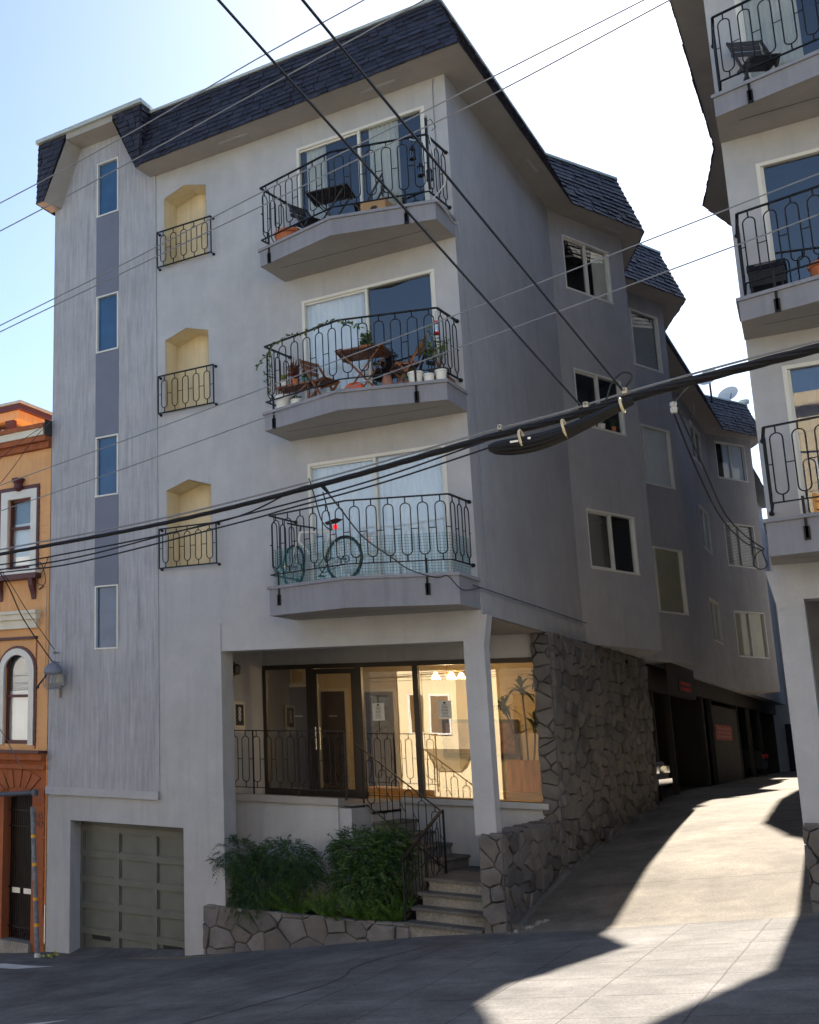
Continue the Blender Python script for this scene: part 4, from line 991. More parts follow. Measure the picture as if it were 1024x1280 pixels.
# ------------------------------------------------------------------ neighbours
def arch_pts(xc, z, r, a0=0, a1=math.pi, n=14): return [(xc+r*math.cos(a0+(a1-a0)*i/n), z+r*math.sin(a0+(a1-a0)*i/n)) for i in range(n+1)]
def orange_house():
    b = thing('orange_house', (-9.5, 0, 0), 'orange and rust red terraced house with cream trim left of the apartment block', 'house')
    xr, xl = -7.685, -13.0; w = MB()
    wall(w, (xl, .0), (xr, .0), 3.3, 9.1, [(-8.70-xl, -8.13-xl, 6.69, 8.08, .16), (-8.71-xl, -8.11-xl, 3.48, 5.10, .16)])
    # lap siding lines as real laps
    for i in range(44):
        z = 3.34+i*.13
        for a, c in ((xl, -8.98), (-7.94, xr)): w.add([(a, -.002, z+.125), (c, -.002, z+.125), (c, -.012, z), (a, -.012, z)], [(0, 1, 2, 3)])
    w.quad((xr, 0, -1), (xr, 12, -1), (xr, 12, 9.2), (xr, 0, 9.2)); w.quad((xl, 12, 9.1), (xl, 0, 9.1), (xr, 0, 9.1), (xr, 12, 9.1))
    w.build('upper_wall', ORG, b)
    r = MB(); xg0, xg1, zg = -8.66, -7.99, 2.45
    wall(r, (xl, -.02), (xr, -.02), -1.2, 3.3, [(xg0-xl, xg1-xl, -1.2, 2.62, .35)])
    for i in range(8):   # channelled blocks beside the gate
        z = .55+i*.27; r.box(-7.95, xr-.02, -.045, -.022, z, z+.225)
    for i in range(-3, 3): 
        a = i*.32; r.extr([(-8.325+math.sin(a-.12)*.42, -.022, 2.55+math.cos(a-.12)*.16), (-8.325+math.sin(a+.12)*.42, -.022, 2.55+math.cos(a+.12)*.16), (-8.325+math.sin(a+.14)*.75, -.022, 2.55+math.cos(a+.14)*.48), (-8.325+math.sin(a-.14)*.75, -.022, 2.55+math.cos(a-.14)*.48)], (0, -.025, 0))
    r.box(xl, xr, -.10, -.02, 3.04, 3.12); r.box(xl, xr, -.18, -.02, 3.20, 3.32)
    # red surround of the arched window
    r.box(-9.3, -8.86, -.012, .0, 3.4, 5.36); r.box(-7.98, -7.95, -.012, .0, 3.4, 5.36)
    r.build('rusticated_base', RUST, b)
    c = MB(); c.box(xl, xr, -.26, -.0, 3.321, 3.37); c.build('base_cornice', MAR, b)
    c = MB(); c.box(xl, xr, -.10, .0, 8.98, 9.10); c.box(xl, xr+.0, -.20, 0, 9.10, 9.20); c.box(xl, xr, -.28, .3, 9.34, 9.42); c.extr([(xl, -.26, 9.42), (xl, .25, 9.62), (xl, .3, 9.42)], (xr-xl, 0, 0)); c.build('cornice', RUST, b)
    c = MB(); c.box(xl, xr-.02, -.24, 0, 9.20, 9.34); c.build('cornice_band', CREAMT, b)
    c = MB(); c.box(xr-.002, xr+.02, -.22, .0, 9.20, 9.50); c.build('cornice_end', MORT, b)
    # upper window
    t = MB(); 
    for a in ((-8.87, -8.70, 6.69, 8.24), (-8.13, -8.07+.08, 6.69, 8.24), (-8.70, -8.13, 8.08, 8.24)): t.box(a[0], a[1], -.05, .0, a[2], a[3])
    t.box(-9.0, -7.90, -.16, 0, 6.60, 6.69)
    win = t.build('window', WFR, b)
    t = MB(); t.box(-8.93, -8.87, -.035, 0, 6.69, 8.32); t.box(-7.99, -7.94, -.035, 0, 6.69, 8.32); t.box(-8.87, -7.99, -.04, 0, 8.24, 8.32)
    t.box(-9.02, -7.88, -.18, 0, 6.50, 6.599)
    for x in (-8.86, -8.05): t.extr([(x-.05, -.01, 6.5), (x-.05, -.15, 6.5), (x-.05, -.12, 6.38), (x-.05, -.04, 6.22), (x-.05, -.01, 6.12)], (.11, 0, 0))
    t.lathe([(.05, 0), (.09, .05), (.08, .14), (.12, .2), (.13, .24)], (-8.42, -.08, 8.22), 10)
    t.build('maroon_trim', MAR, win)
    def sash(x0, x1, z0, z1, mid, arch=None):
        s = MB(); 
        s.box(x0, x0+.04, .05, .10, z0, z1); s.box(x1-.04, x1, .05, .10, z0, z1); s.box(x0, x1, .05, .10, z0, z0+.07); s.box(x0, x1, .04, .10, mid-.025, mid+.025)
        if not arch: s.box(x0, x1, .05, .10, z1-.05, z1)
        s.build('sash', MAR, win)
        g = MB(); g.quad((x0, .09, z0), (x1, .09, z0), (x1, .09, z1), (x0, .09, z1)); g.build('pane', GL, win)
        g = MB(); g.quad((x0, .14, z0), (x1, .14, z0), (x1, .14, mid+.1), (x0, .14, mid+.1)); g.build('curtain', BLIND, win)
        g = MB(); g.quad((x0, .16, z0), (x1, .16, z0), (x1, .16, z1), (x0, .16, z1)); g.build('room_interior', mat('dim_blue_room', (.18, .24, .30)), win)
    sash(-8.70, -8.13, 6.69, 8.08, 7.52)
    # hood between the floors
    t = MB(); t.box(xl, -7.92, -.09, 0, 5.58, 5.74); t.box(xl, -7.88, -.15, 0, 5.74, 5.84); t.box(xl, -7.86, -.20, 0, 5.84, 5.90); t.build('window_hood', CREAMT, b)
    t = MB(); t.box(xl, -7.94, -.06, 0, 5.38, 5.43); t.build('hood_moulding', MAR, b)
    # arched window
    xc, zs, ro, ri = -8.41, 4.80, .42, .30
    t = MB(); o_ = arch_pts(xc, zs, ro); i_ = arch_pts(xc, zs, ri)
    for k in range(len(o_)-1):
        q = [o_[k], o_[k+1], i_[k+1], i_[k]]; t.extr([(x, -.05, z) for x, z in q], (0, .05, 0))
    t.box(xc+ri, xc+ro, -.05, 0, 3.46, zs); t.box(xc-ro, xc-ri, -.05, 0, 3.46, zs)
    win = t.build('arched_window', WFR, b)
    t = MB(); oo = arch_pts(xc, zs, ro+.05)
    for k in range(len(o_)-1): t.extr([(x, -.03, z) for x, z in (oo[k], oo[k+1], o_[k+1], o_[k])], (0, .03, 0))
    t.box(xc+ro, xc+ro+.05, -.03, 0, 3.46, zs); t.box(xc-ro-.05, xc-ro, -.03, 0, 3.46, zs); t.build('maroon_trim', MAR, win)
    t = MB()   # spandrels closing the square hole above the arch
    for k in range(len(i_)-1): t.add([(i_[k][0], .02, i_[k][1]), (i_[k+1][0], .02, i_[k+1][1]), (i_[k+1][0], .02, 5.12), (i_[k][0], .02, 5.12)], [(0, 1, 2, 3)])
    t.build('arch_spandrel', MAR, win)
    sash(xc-ri, xc+ri, 3.48, 5.10, 4.35, True)
    # iron gate with mail slots
    g = MB(); 
    for i in range(13): x = xg0+.03+i*(xg1-xg0-.06)/12; g.bar((x, .18, .02), (x, .18, 2.62), .014)
    for z in (.05, .28, .95, 2.02, 2.30): g.bar((xg0, .175, z), (xg1, .175, z), .03)
    for i in range(5): g.torus((xg0+.09+i*.125, .17, .165), .05, .007, (0, 1, 0), 12, 4)
    gt = g.build('iron_gate', IRON, b)
    g = MB(); g.box(xg0, xg1, .2, .24, .28, 2.62); g.build('gate_mesh_panel', DOORB, gt)
    g = MB(); g.box(xg0, xg1, .30, .34, 0, 2.62); g.build('inner_shadow_door', MAR, gt)
    for x in (-8.48, -8.21): g = MB(); g.box(x-.09, x+.09, .155, .172, .86, .95); g.build('mail_slot', ALU, gt)
    g = MB(); g.box(xg0-.08, xg1+.02, -.10, .3, -.6, .08); g.build('door_step', CONC, b)
    text_mesh('745\n747', .16, MAR, b, 'house_numbers', (-7.815, -.048, 2.16), ext=.004, sx=.85)
    return b
orange_house()
def far_tower():
    b = thing('corner_house', (-14.5, 5, 0), 'taller orange house with bracketed cornice peeping over the left parapet', 'house')
    D = -.95
    m = MB(); m.box(-19, -12.95, 5.1, 6.0, -1, 12.25+D); m.box(-19, -15.2, 6.0, 14, -1, 12.2+D); m.build('wall', ORG, b)
    m = MB(); m.box(-19.2, -12.45, 4.75, 6.1, 12.78+D, 12.92+D); m.box(-19, -12.90, 4.98, 6.0, 12.25+D, 12.4+D); m.build('maroon_cornice', MAR, b)
    m = MB(); m.box(-19.1, -12.58, 4.85, 6.05, 12.55+D, 12.78+D); m.box(-19.02, -12.92, 5.02, 6.0, 12.1+D, 12.25+D); m.build('orange_frieze', ORG, b)
    m = MB(); m.box(-19.3, -12.40, 4.70, 6.15, 12.92+D, 12.98+D); m.build('roof_flashing', CAP, b)
    for i in range(4):
        x = -12.75-i*.75; q = MB(); q.extr([(x, 5.0, 12.55+D), (x, 4.86, 12.55+D), (x, 4.9, 12.42+D), (x, 5.0, 12.3+D)], (-.28, 0, 0)); q.build('bracket', MAR, b)
        q = MB(); q.lathe([(.0, -.03), (.05, 0), (.0, .03)], (x-.45, 4.99, 12.36+D), 8); q.build('rosette', CREAMT, b)
    return b
far_tower()
# houses across the street, behind the camera: seen mirrored in the lobby glass
GRH = wallmat('tan_house_stucco', (0.045, 0.038, 0.03))
PALE = wallmat('pale_house_stucco', (0.62, 0.60, 0.56))
CRM = wallmat('cream_house_stucco', (0.62, 0.52, 0.33), streak=.08)
def across(x0, x1, h, m_, label, bay=True):
    b = thing('street_house', ((x0+x1)/2, -19, gz((x0+x1)/2, -5)), label, 'house')
    z0 = gz(x0, -5)-1; w = MB(); yF = -19.0
    ops = []
    Wd = x1-x0
    zs_ = [3.9+2.9*i for i in range(int((h-3)/2.9))]
    for z in zs_:
        for s in (.35, Wd-1.25): ops.append((Wd-s-.9, Wd-s, z, z+1.5, .12))
    wall(w, (x1, yF), (x0, yF), z0, h, ops)
    w.box(x0, x1, -26, yF-.7, z0, h-.1); w.box(x0-.05, x1+.05, yF-.3, yF+.3, h-.35, h)
    w.build('wall', m_, b)
    for o in ops: window(b, (x1, yF), (x0, yF), *o[:4], rec=.05, kind='slide', fill='dark', fm=WFR if m_ is not GRH else BRZ)
    if bay:
        q = MB(); xm = (x0+x1)/2; q.prism([(xm-.9, yF+.01), (xm+.9, yF+.01), (xm+.6, yF+.75), (xm-.6, yF+.75)], 3.4, h-.6)
        q.add([(xm-.9, yF, 3.4), (xm+.9, yF, 3.4), (xm+.6, yF+.75, 3.4), (xm-.6, yF+.75, 3.4), (xm-.4, yF+.05, 2.6), (xm+.4, yF+.05, 2.6)], [(3, 2, 5, 4), (0, 3, 4), (2, 1, 5)])
        ba = q.build('bay', m_, b)
        for z in zs_:
            q = MB(); q.box(xm-.38, xm+.38, yF+.752, yF+.80, z, z+1.45); fr_ = q.build('bay_window', WFR, ba)
            q = MB(); q.box(xm-.32, xm+.32, yF+.80, yF+.806, z+.06, z+1.39); q.build('pane', DARK, fr_)
across(-10.6, -7.0, 8.6, CRM, 'sunlit cream house across the street, mirrored in the lobby glass')
across(-26, -17.0, 11.0, PALE, 'pale house across the street at the far downhill end', False)
across(-16.9, -10.65, 7.6, GRH, 'low brown house across the street beside the cream one', False)
across(-6.9, 1.2, 8.6, GRH, 'tan house across the street directly facing the stairs', False)
across(3.0, 14.5, 13.0, CRM, 'cream house across the street at the uphill end')

# ------------------------------------------------------------------ balcony furniture
def Z(k): return 5.885+H*k
def slat_table(loc, w, d, h, m_, label, rz=0.0, group=None):
    t = thing('folding_table', loc, label, 'table', group, rz)
    q = MB(raw=True); n = 8
    for i in range(n): y = -d/2+d*(i+.5)/n; q.box(-w/2, w/2, y-d/n*.42, y+d/n*.42, h-.02, h)
    q.box(-w/2+.05, -w/2+.08, -d/2, d/2, h-.045, h-.021); q.box(w/2-.08, w/2-.05, -d/2, d/2, h-.045, h-.021); q.build('table_top', m_, t)
    for s in (-1, 1):
        for f_ in (-1, 1):
            q = MB(raw=True); q.bar((-w*.38*f_, s*(d/2-.05-.02*(f_ > 0)), 0), (w*.38*f_, s*(d/2-.05-.02*(f_ > 0)), h-.045), .03, .018); q.build('leg', m_, t)
    return t
def slat_chair(loc, m_, label, rz=0.0, group=None, sh=.44, bh=.84, name='folding_chair'):
    t = thing(name, loc, label, 'chair', group, rz); w, d = .40, .38
    q = MB(raw=True)
    for i in range(6): y = -d/2+d*(i+.5)/6; q.box(-w/2+.02, w/2-.02, y-.024, y+.024, sh-.015, sh)
    q.box(-w/2+.02, -w/2+.045, -d/2, d/2, sh-.04, sh-.016); q.box(w/2-.045, w/2-.02, -d/2, d/2, sh-.04, sh-.016); q.build('seat', m_, t)
    q = MB(raw=True)
    for z in (bh-.20, bh-.11, bh-.03): q.box(-w/2+.02, w/2-.02, d/2+.015+(z-sh)*.16, d/2+.03+(z-sh)*.16, z-.03, z+.03)
    q.build('backrest', m_, t)
    for s in (-1, 1):
        q = MB(raw=True); q.bar((s*w/2, -d/2-.02, 0), (s*w/2, d/2+.02+(bh-sh)*.16, bh), .022, .03); q.build('leg', m_, t)
        q = MB(raw=True); q.bar((s*(w/2-.03), d/2+.06, 0), (s*(w/2-.03), -d/2+.03, sh-.02), .022, .03); q.build('leg', m_, t)
    return t
def pot(loc, r0, r1, h, m_, label, cat='pot', group=None, name='plant_pot', plant=None, lip=True):
    t = thing(name, loc, label, cat, group); q = MB()
    pr = [(r0*.0, .001), (r0, 0), (r0+(r1-r0)*.85, h*.82)]+([(r1*1.08, h*.84), (r1*1.08, h)] if lip else [(r1, h)])+[(r1*.88, h), (r1*.84, h*.86), (0, h*.86)]
    q.lathe(pr, loc, 20); q.build('pot_body', m_, t, smooth=False)
    if plant:
        pm_, hh, n, ll, lw = plant; f = MB(); c = Vector(xf(loc)) if not MIR else Vector(loc)
        for i in range(n):
            a = random.random()*6.28; el = random.uniform(.2, 1.5); p = Vector(loc)+Vector((random.uniform(-.6, .6)*r1, random.uniform(-.6, .6)*r1, h*.86+random.uniform(0, hh)))
            leaf(f, p, Vector((math.cos(a)*math.cos(el), math.sin(a)*math.cos(el), math.sin(el))), ll*random.uniform(.6, 1.2), lw)
        for i in range(5): f.tube([Vector(loc)+Vector((0, 0, h*.8)), Vector(loc)+Vector((random.uniform(-.7, .7)*r1, random.uniform(-.5, .5)*r1, h*.86+hh))], .004, 4)
        f.build('foliage', pm_, t)
    return t
# top balcony
z = Z(2)
pot((-2.52, -.42, z), .15, .20, .33, TERRA, 'big terracotta pot at the left end of the top balcony')
slat_table((-1.72, -.52, z), .66, .50, .72, DWOOD, 'dark slatted folding table on the top balcony', rz=.12)
slat_chair((-2.14, -.40, z), DWOOD, 'low dark folding chair between terracotta pot and table on the top balcony', rz=1.2, group='dark folding chairs', sh=.40, bh=.80)
slat_chair((-1.22, -.32, z), DWOOD, 'dark folding chair right of the slatted table on the top balcony', rz=-1.3, group='dark folding chairs')
b = thing('cardboard_box', (-.98, -.5, z), 'open brown cardboard box standing on the top balcony', 'box')
q = MB(); x0_, x1_, y0_, y1_, zt_ = -1.19, -.80, -.66, -.32, z+.33
for a in ((x0_, x1_, y0_, y0_+.006), (x0_, x1_, y1_-.006, y1_), (x0_, x0_+.006, y0_+.006, y1_-.006), (x1_-.006, x1_, y0_+.006, y1_-.006)): q.box(*a, z, zt_)
q.box(x0_, x1_, y0_, y1_, z, z+.005); q.build('box_body', CARD, b)
q = MB(); q.add([(x0_, y0_, zt_), (x0_, y1_, zt_), (x0_-.10, y1_, zt_+.13), (x0_-.10, y0_, zt_+.13)], [(0, 1, 2, 3)]); q.add([(x0_, y1_, zt_), (x1_, y1_, zt_), (x1_, y1_+.12, zt_+.08), (x0_, y1_+.12, zt_+.08)], [(0, 1, 2, 3)]); q.build('flap', CARD, b)
q = MB(); q.lathe([(.0, 0), (.055, .001), (.055, .004), (0, .005)], (0, 0, 0), 14); 
q.v = [Vector((-.98+v.x, y0_-.001-v.z, z+.2+v.y*.6)) for v in q.v]; q.build('printed_mark', MORT, b)
def lantern(loc, label, hang):
    t = thing('lantern', loc, label, 'lantern', 'candle lanterns hung on the top balcony railing'); x, y, z_ = loc
    q = MB(); q.lathe([(0, -.001), (.05, 0), (.05, .02), (.03, .022)], (x, y, z_), 10); q.build('base', IRON, t)
    q = MB(); q.lathe([(.038, .022), (.038, .15)], (x, y, z_), 10); q.build('glass', GL, t)
    q = MB(); q.lathe([(.048, .15), (.045, .165), (.015, .21), (.008, .22)], (x, y, z_), 10)
    for i in range(4): a = i*1.57; q.bar((x+.043*math.cos(a), y+.043*math.sin(a), z_+.02), (x+.043*math.cos(a), y+.043*math.sin(a), z_+.155), .006)
    q.tube([(x, y, z_+.22), (x, y, hang)], .003, 4); q.torus((x, y, z_+.23), .015, .002, (0, 1, 0), 10, 4); q.build('cap', IRON, t)
lantern((-.36, -.62, 12.20), 'topmost of three black lanterns hanging at the right end of the top balcony', 12.60)
lantern((-.26, -.60, 11.90), 'middle and lower left of three black lanterns on the top balcony', 12.58)
lantern((-.14, -.58, 11.80), 'lowest of three black lanterns, nearest the railing corner of the top balcony', 12.58)
b = thing('umbrella_pole', (-.12, -.64, 12.3), 'short dark bracket pole strapped upright to the top balcony corner', 'pole')
q = MB(); q.bar((-.12, -.66, 11.62), (-.12, -.66, 12.78), .035); q.build('pole_shaft', IRON, b)
q = MB(); q.tube([(-.12, -.66, 12.72), (-.05, -.66, 12.74), (.0, -.60, 12.62), (-.06, -.6, 12.58)], .006, 5); q.torus((-.12, -.66, 12.8), .02, .004, (0, 1, 0), 10, 4); q.build('hook', IRON, b)
tag(MB().build('tmp', IRON), '', '') if False else None
def wire(name, pts, r, m_, label, cat='cable', group=None, n=5, sub=6):
    q = MB(); q.tube(catenary(pts, sub), r, n); o = q.build(name, m_, origin=pts[0]); return tag(o, label, cat, group)
wire('white_cable', [(-.45, -.6, 12.62), (-.30, -.66, 12.48), (-.12, -.62, 12.56), (.0, -.72, 12.0), (.10, -.60, 11.72), (-.08, -.70, 11.42), (.0, -.76, 11.36), (.03, -.4, 11.30), (.02, -.05, 11.28), (.03, .1, 11.35)], .008, WIREW, 'white cable looping from the top balcony corner down to the flank wall')
wire('downspout_wire', [(-.17, -.01, 13.80), (-.19, -.01, 13.6), (-.19, -.012, 12.6), (-.18, -.012, 11.4)], .006, WIREG, 'thin grey wire clipped up the wall beside the top sliding door')
# middle balcony
z = Z(1)
slat_table((-1.32, -.50, z), .72, .56, .74, TEAK, 'brown folding wooden table on the middle balcony', rz=.15)
slat_chair((-.72, -.40, z), TEAK, 'brown folding chair right of the wooden table on the middle balcony', rz=-1.0, group='brown folding chairs')
slat_chair((-2.02, -.42, z), TEAK, 'brown folding chair left of the wooden table on the middle balcony', rz=1.25, group='brown folding chairs')
pot((-1.30, -.42, z+.742), .09, .12, .10, TERRA, 'low pot of green herbs on the brown folding table', plant=(LF2, .22, 110, .10, .035))
b = thing('plant_stand', (-2.42, -.45, z), 'low brown wooden plant stand at the left end of the middle balcony', 'plant stand')
q = MB(); q.box(-2.72, -2.16, -.62, -.30, z+.40, z+.43)
for x in (-2.70, -2.20):
    for y in (-.60, -.33): q.box(x, x+.03, y, y+.03, z, z+.40)
q.bar((-2.7, -.6, z+.05), (-2.2, -.6, z+.38), .02); q.build('stand_frame', TEAK, b)
for (x, y, m_, lb, pl, r, h) in ((-2.62, -.50, WPOT, 'small white pot with yellow flowers at the left of the plant stand', (leafmat('yellow_leaves', (.25, .25, .02), (.12, .18, .03)), .10, 60, .06, .03), .06, .11),
        (-2.45, -.48, TERRA, 'pot of spiky red leaves on the plant stand', (LF5, .22, 70, .16, .035), .07, .10),
        (-2.28, -.47, mat('teal_pot', (.05, .20, .19), rough=.3), 'teal pot with a low grey green plant on the plant stand', (LF1, .08, 70, .08, .02), .06, .09)):
    pot((x, y, z+.432), r*.8, r, h, m_, lb, plant=pl, group='pots on the plant stand')
pot((-2.60, -.62, z), .10, .115, .26, WPOT, 'tall white pot on the floor below the plant stand', group='white pots on the middle balcony', lip=False)
pot((-2.33, -.72, z), .075, .085, .12, WPOT, 'small round white pot beside the tall one below the plant stand', group='white pots on the middle balcony', plant=(LF1, .05, 30, .06, .02))
pot((-.46, -.76, z), .085, .105, .17, WPOT, 'widest cream pot at the right front edge of the middle balcony', group='white pots on the middle balcony')
pot((-.28, -.73, z), .065, .075, .12, WPOT, 'squat cream pot between the two taller ones on the middle balcony', group='white pots on the middle balcony')
pot((-.13, -.66, z), .065, .08, .17, WPOT, 'rightmost white pot at the middle balcony corner', group='white pots on the middle balcony')
pot((-.86, -.80, z), .10, .05, .22, mat('dusty_clay', (.30, .15, .11), rough=.8), 'dusty pink clay vase under the brown folding chair', cat='vase', name='clay_vase')
pot((-.60, -.55, z), .07, .09, .12, TERRA, 'dark little pot of grass behind the cream pots', plant=(LF3, .12, 80, .14, .008))
b = thing('soil_bag', (-1.42, -.68, z), 'plump plastic bag, orange above and pale blue below, under the folding table', 'bag')
q = MB(); q.lathe([(.0, 0), (.13, .01), (.15, .06), (.145, .12)], (0, 0, 0), 14); q.v = [Vector((-1.42+v.x*1.1, -.66+v.y*.6, z+v.z)) for v in q.v]; q.build('lower_print', mat('pale_blue_plastic', (.25, .5, .65), rough=.3, var=.3, vscale=20), b)
q = MB(); q.lathe([(.145, .12), (.14, .18), (.09, .225), (.0, .235)], (0, 0, 0), 14); q.v = [Vector((-1.42+v.x*1.1, -.66+v.y*.6, z+v.z)) for v in q.v]; q.build('upper_print', mat('orange_red_plastic', (.75, .10, .02), rough=.3), b)
b = thing('climbing_plant', (-.25, -.52, z), 'potted climber with loose green shoots at the right end of the middle balcony', 'plant')
q = MB(); q.lathe([(.0, 0), (.11, .001), (.14, .26), (.12, .26), (0, .22)], (-.22, -.42, z), 14); q.build('pot_body', mat('dark_pot', (.04, .04, .045)), b)
q = MB(); s_ = MB()
for i in range(9):
    a = random.uniform(0, 6.28); p = Vector((-.22, -.42, z+.24)); e = p+Vector((random.uniform(-.35, .18), random.uniform(-.25, .1), random.uniform(.35, .75))); pts = [p, p.lerp(e, .5)+Vector((0, 0, .08)), e]; s_.tube(pts, .005, 4)
    for j in range(16):
        t = .4+.6*j/16; leaf(q, p.lerp(e, t)+Vector((0, 0, .04)), Vector([random.gauss(0, 1) for _ in range(3)]), .06, .03)
q.build('foliage', LF3, b); s_.build('stem', STEM, b)
b = thing('long_planter', (-.10, -.35, z), 'long brown planter trough against the right railing of the middle balcony', 'planter')
q = MB(); q.box(-.24, -.10, -.62, -.12, z, z+.16); q.build('trough', TEAK, b)
b = thing('hummingbird_feeder', (-.16, -.60, z+.9), 'red and clear hummingbird feeder hanging at the middle balcony corner', 'feeder')
q = MB(); q.lathe([(.0, 0), (.05, .01), (.045, .035), (.015, .05)], (-.18, -.58, z+.74), 12); q.build('feeder_base', RED, b)
q = MB(); q.lathe([(.022, .05), (.03, .07), (.03, .16), (.02, .18)], (-.18, -.58, z+.74), 12); q.build('bottle', GL, b)
q = MB(); q.lathe([(.03, .18), (.03, .21), (0, .23)], (-.18, -.58, z+.74), 12); q.tube([(-.18, -.58, z+.96), (-.18, -.58, z+1.11)], .003, 4); q.build('feeder_cap', RED, b)
b = thing('railing_vine', (-2.2, -.85, z+.9), 'thin leafy vine trailing along the left part of the middle balcony railing', 'plant')
q = MB(); s_ = MB(); path = [Vector((-3.02, -.66, z+.78)), Vector((-2.86, -.72, z+.92)), Vector((-2.5, -.82, z+1.12)), Vector((-2.0, -.95, z+1.10)), Vector((-1.7, -1.02, z+1.14)), Vector((-1.42, -1.07, z+1.08)), Vector((-1.15, -1.0, z+.95))]
cv = catenary(path, 8); s_.tube(cv, .004, 4)
for p in cv:
    for j in range(3):
        if random.random() < .7: leaf(q, p, Vector([random.gauss(0, 1) for _ in range(3)]), .065, .04)
for j in range(60): leaf(q, Vector((-2.78+random.gauss(0, .05), -.66, z+random.uniform(.35, 1.0))), Vector([random.gauss(0, 1) for _ in range(3)]), .06, .035)
s_.tube([(-2.78, -.66, z+.3), (-2.80, -.66, z+1.0)], .005, 4); q.build('foliage', leafmat('vine_leaves', (.10, .16, .03), (.05, .10, .02)), b); s_.build('stem', STEM, b)
# lower balcony: bicycle and green mesh
def bicycle():
    z = Z(0); rear = Vector((-1.70, -.64, z+.345)); ang = math.atan2(.30, -.97)
    t = thing('bicycle', (rear.x, rear.y, z), 'white framed bicycle with black saddle and red tail light on the lowest balcony', 'bicycle', rz=ang)
    hub = Vector((0, 0, .345)); fh = Vector((1.0, 0, .345)); bb = Vector((.42, 0, .28)); st = Vector((.24, 0, .78)); ht = Vector((.83, 0, .86)); hb = Vector((.86, 0, .72))
    WH = mat('white_bike_paint', (.72, .72, .64), rough=.35)
    q = MB(raw=True)
    for a, c, r in ((st, ht, .017), (ht, hb, .02), (bb, hb, .02), (bb, st, .017)): q.tube([a, c], r, 8)
    for s in (-.05, .05): q.tube([bb+Vector((0, s*.5, 0)), hub+Vector((0, s, 0))], .010, 6); q.tube([st, hub+Vector((0, s, 0))], .008, 6)
    fr = q.build('frame', WH, t)
    def wheel(c, ax, nm='wheel'):
        q = MB(raw=True); q.torus(c, .325, .02, ax, 36, 8); w = q.build(nm, TYRE, t)
        q = MB(raw=True); q.torus(c, .30, .009, ax, 36, 6)
        a = Vector(ax).normalized(); u = a.cross(Vector((0, 0, 1))).normalized(); v = a.cross(u)
        for i in range(24): an = i*math.pi/12; q.tube([Vector(c)+a*(.02 if i % 2 else -.02), Vector(c)+(u*math.cos(an)+v*math.sin(an))*.30], .0013, 3)
        q.tube([Vector(c)-a*.05, Vector(c)+a*.05], .02, 8); q.build('rim', CHR, w)
    wheel(hub, (0, 1, 0)); wheel(fh+Vector((0, -.02, 0)), (.35, 1, 0))
    q = MB(raw=True)
    for s in (-.05, .05): q.tube([hb+Vector((0, s, -.02)), fh+Vector((0, s, 0))], .011, 6)
    q.build('fork', WH, t)
    q = MB(raw=True); q.tube([ht, ht+Vector((-.02, 0, .10))], .014, 6); q.tube([ht+Vector((-.02, -.30, .10)), ht+Vector((.0, 0, .10)), ht+Vector((-.02, .30, .10))], .013, 6); q.tube([ht+Vector((-.05, -.30, .10)), ht+Vector((.02, -.28, .02))], .012, 5); q.build('handlebar', CABLE, t)
    q = MB(raw=True); q.tube([st, st+Vector((-.03, 0, .12))], .012, 6); q.build('seat_post', CHR, t)
    q = MB(raw=True); q.add([(.33, -.02, .93), (.33, .02, .93), (.18, .06, .94), (.05, .08, .95), (.05, -.08, .95), (.18, -.06, .94), (.30, 0, .89), (.1, 0, .89)], [(0, 1, 2, 3, 4, 5), (0, 6, 1), (1, 6, 7, 2), (2, 7, 3), (3, 7, 4), (4, 7, 5), (5, 7, 6, 0)]); q.build('saddle', CABLE, t)
    q = MB(raw=True); q.lathe([(0, -.03), (.03, -.03), (.03, .03), (0, .035)], (.14, 0, .84), 10); q.build('tail_light', emis('red_reflector', (.8, .01, .01), .4), t)
    q = MB(raw=True); q.torus(bb+Vector((0, -.05, 0)), .09, .008, (0, 1, 0), 20, 5); q.torus(hub+Vector((0, -.05, 0)), .05, .008, (0, 1, 0), 14, 5); q.tube([bb+Vector((0, -.08, 0)), bb+Vector((.12, -.08, -.12))], .009, 5); q.tube([bb+Vector((0, .08, 0)), bb+Vector((-.12, .08, .12))], .009, 5)
    q.box(.50, .58, -.16, -.08, .145, .165); q.tube([bb+Vector((0, -.05, .09)), hub+Vector((0, -.05, .05))], .005, 4); q.tube([bb+Vector((0, -.05, -.09)), hub+Vector((0, -.05, -.05))], .005, 4); q.build('crankset', CABLE, t)
bicycle()
z = Z(0); b = thing('green_mesh_screen', (-1.5, -.8, z), 'green plastic garden mesh tied along the foot of the lowest balcony railing', 'mesh screen')
q = MB(); path = [(-2.72, -.05), (-2.82, -.66), (-1.45, -1.04), (-.15, -.66), (-.08, -.04)]
for i in range(4):
    a, c = Vector((*path[i], 0)), Vector((*path[i+1], 0)); L = (c-a).length; n_ = int(L/.042)
    for j in range(n_+1): p = a.lerp(c, j/n_); q.bar((p.x, p.y, z+.03), (p.x, p.y, z+.57), .0042)
    for j in range(14): zz_ = z+.03+j*.0415; q.bar((a.x, a.y, zz_), (c.x, c.y, zz_), .0042)
q.build('mesh_grid', GREENP, b)
# things on the window sill
for i, (s, m_, lb) in enumerate(((.16, WPOT, 'white pot on the window sill above the cable splice, left one'), (.36, WPOT, 'white pot in the middle of the window sill above the cable splice'), (.60, TERRA, 'orange clay pot on the window sill above the cable splice'))):
    x_ = .13+(.88*(.27+s*.6)); y_ = 5.62+2.25*(.27+s*.6); pot((x_+.0, y_, 9.575), .035, .045, .09, m_, lb, group='pots on the side window sill', plant=(LF2, .15, 30, .07, .02) if i else None, lip=False)

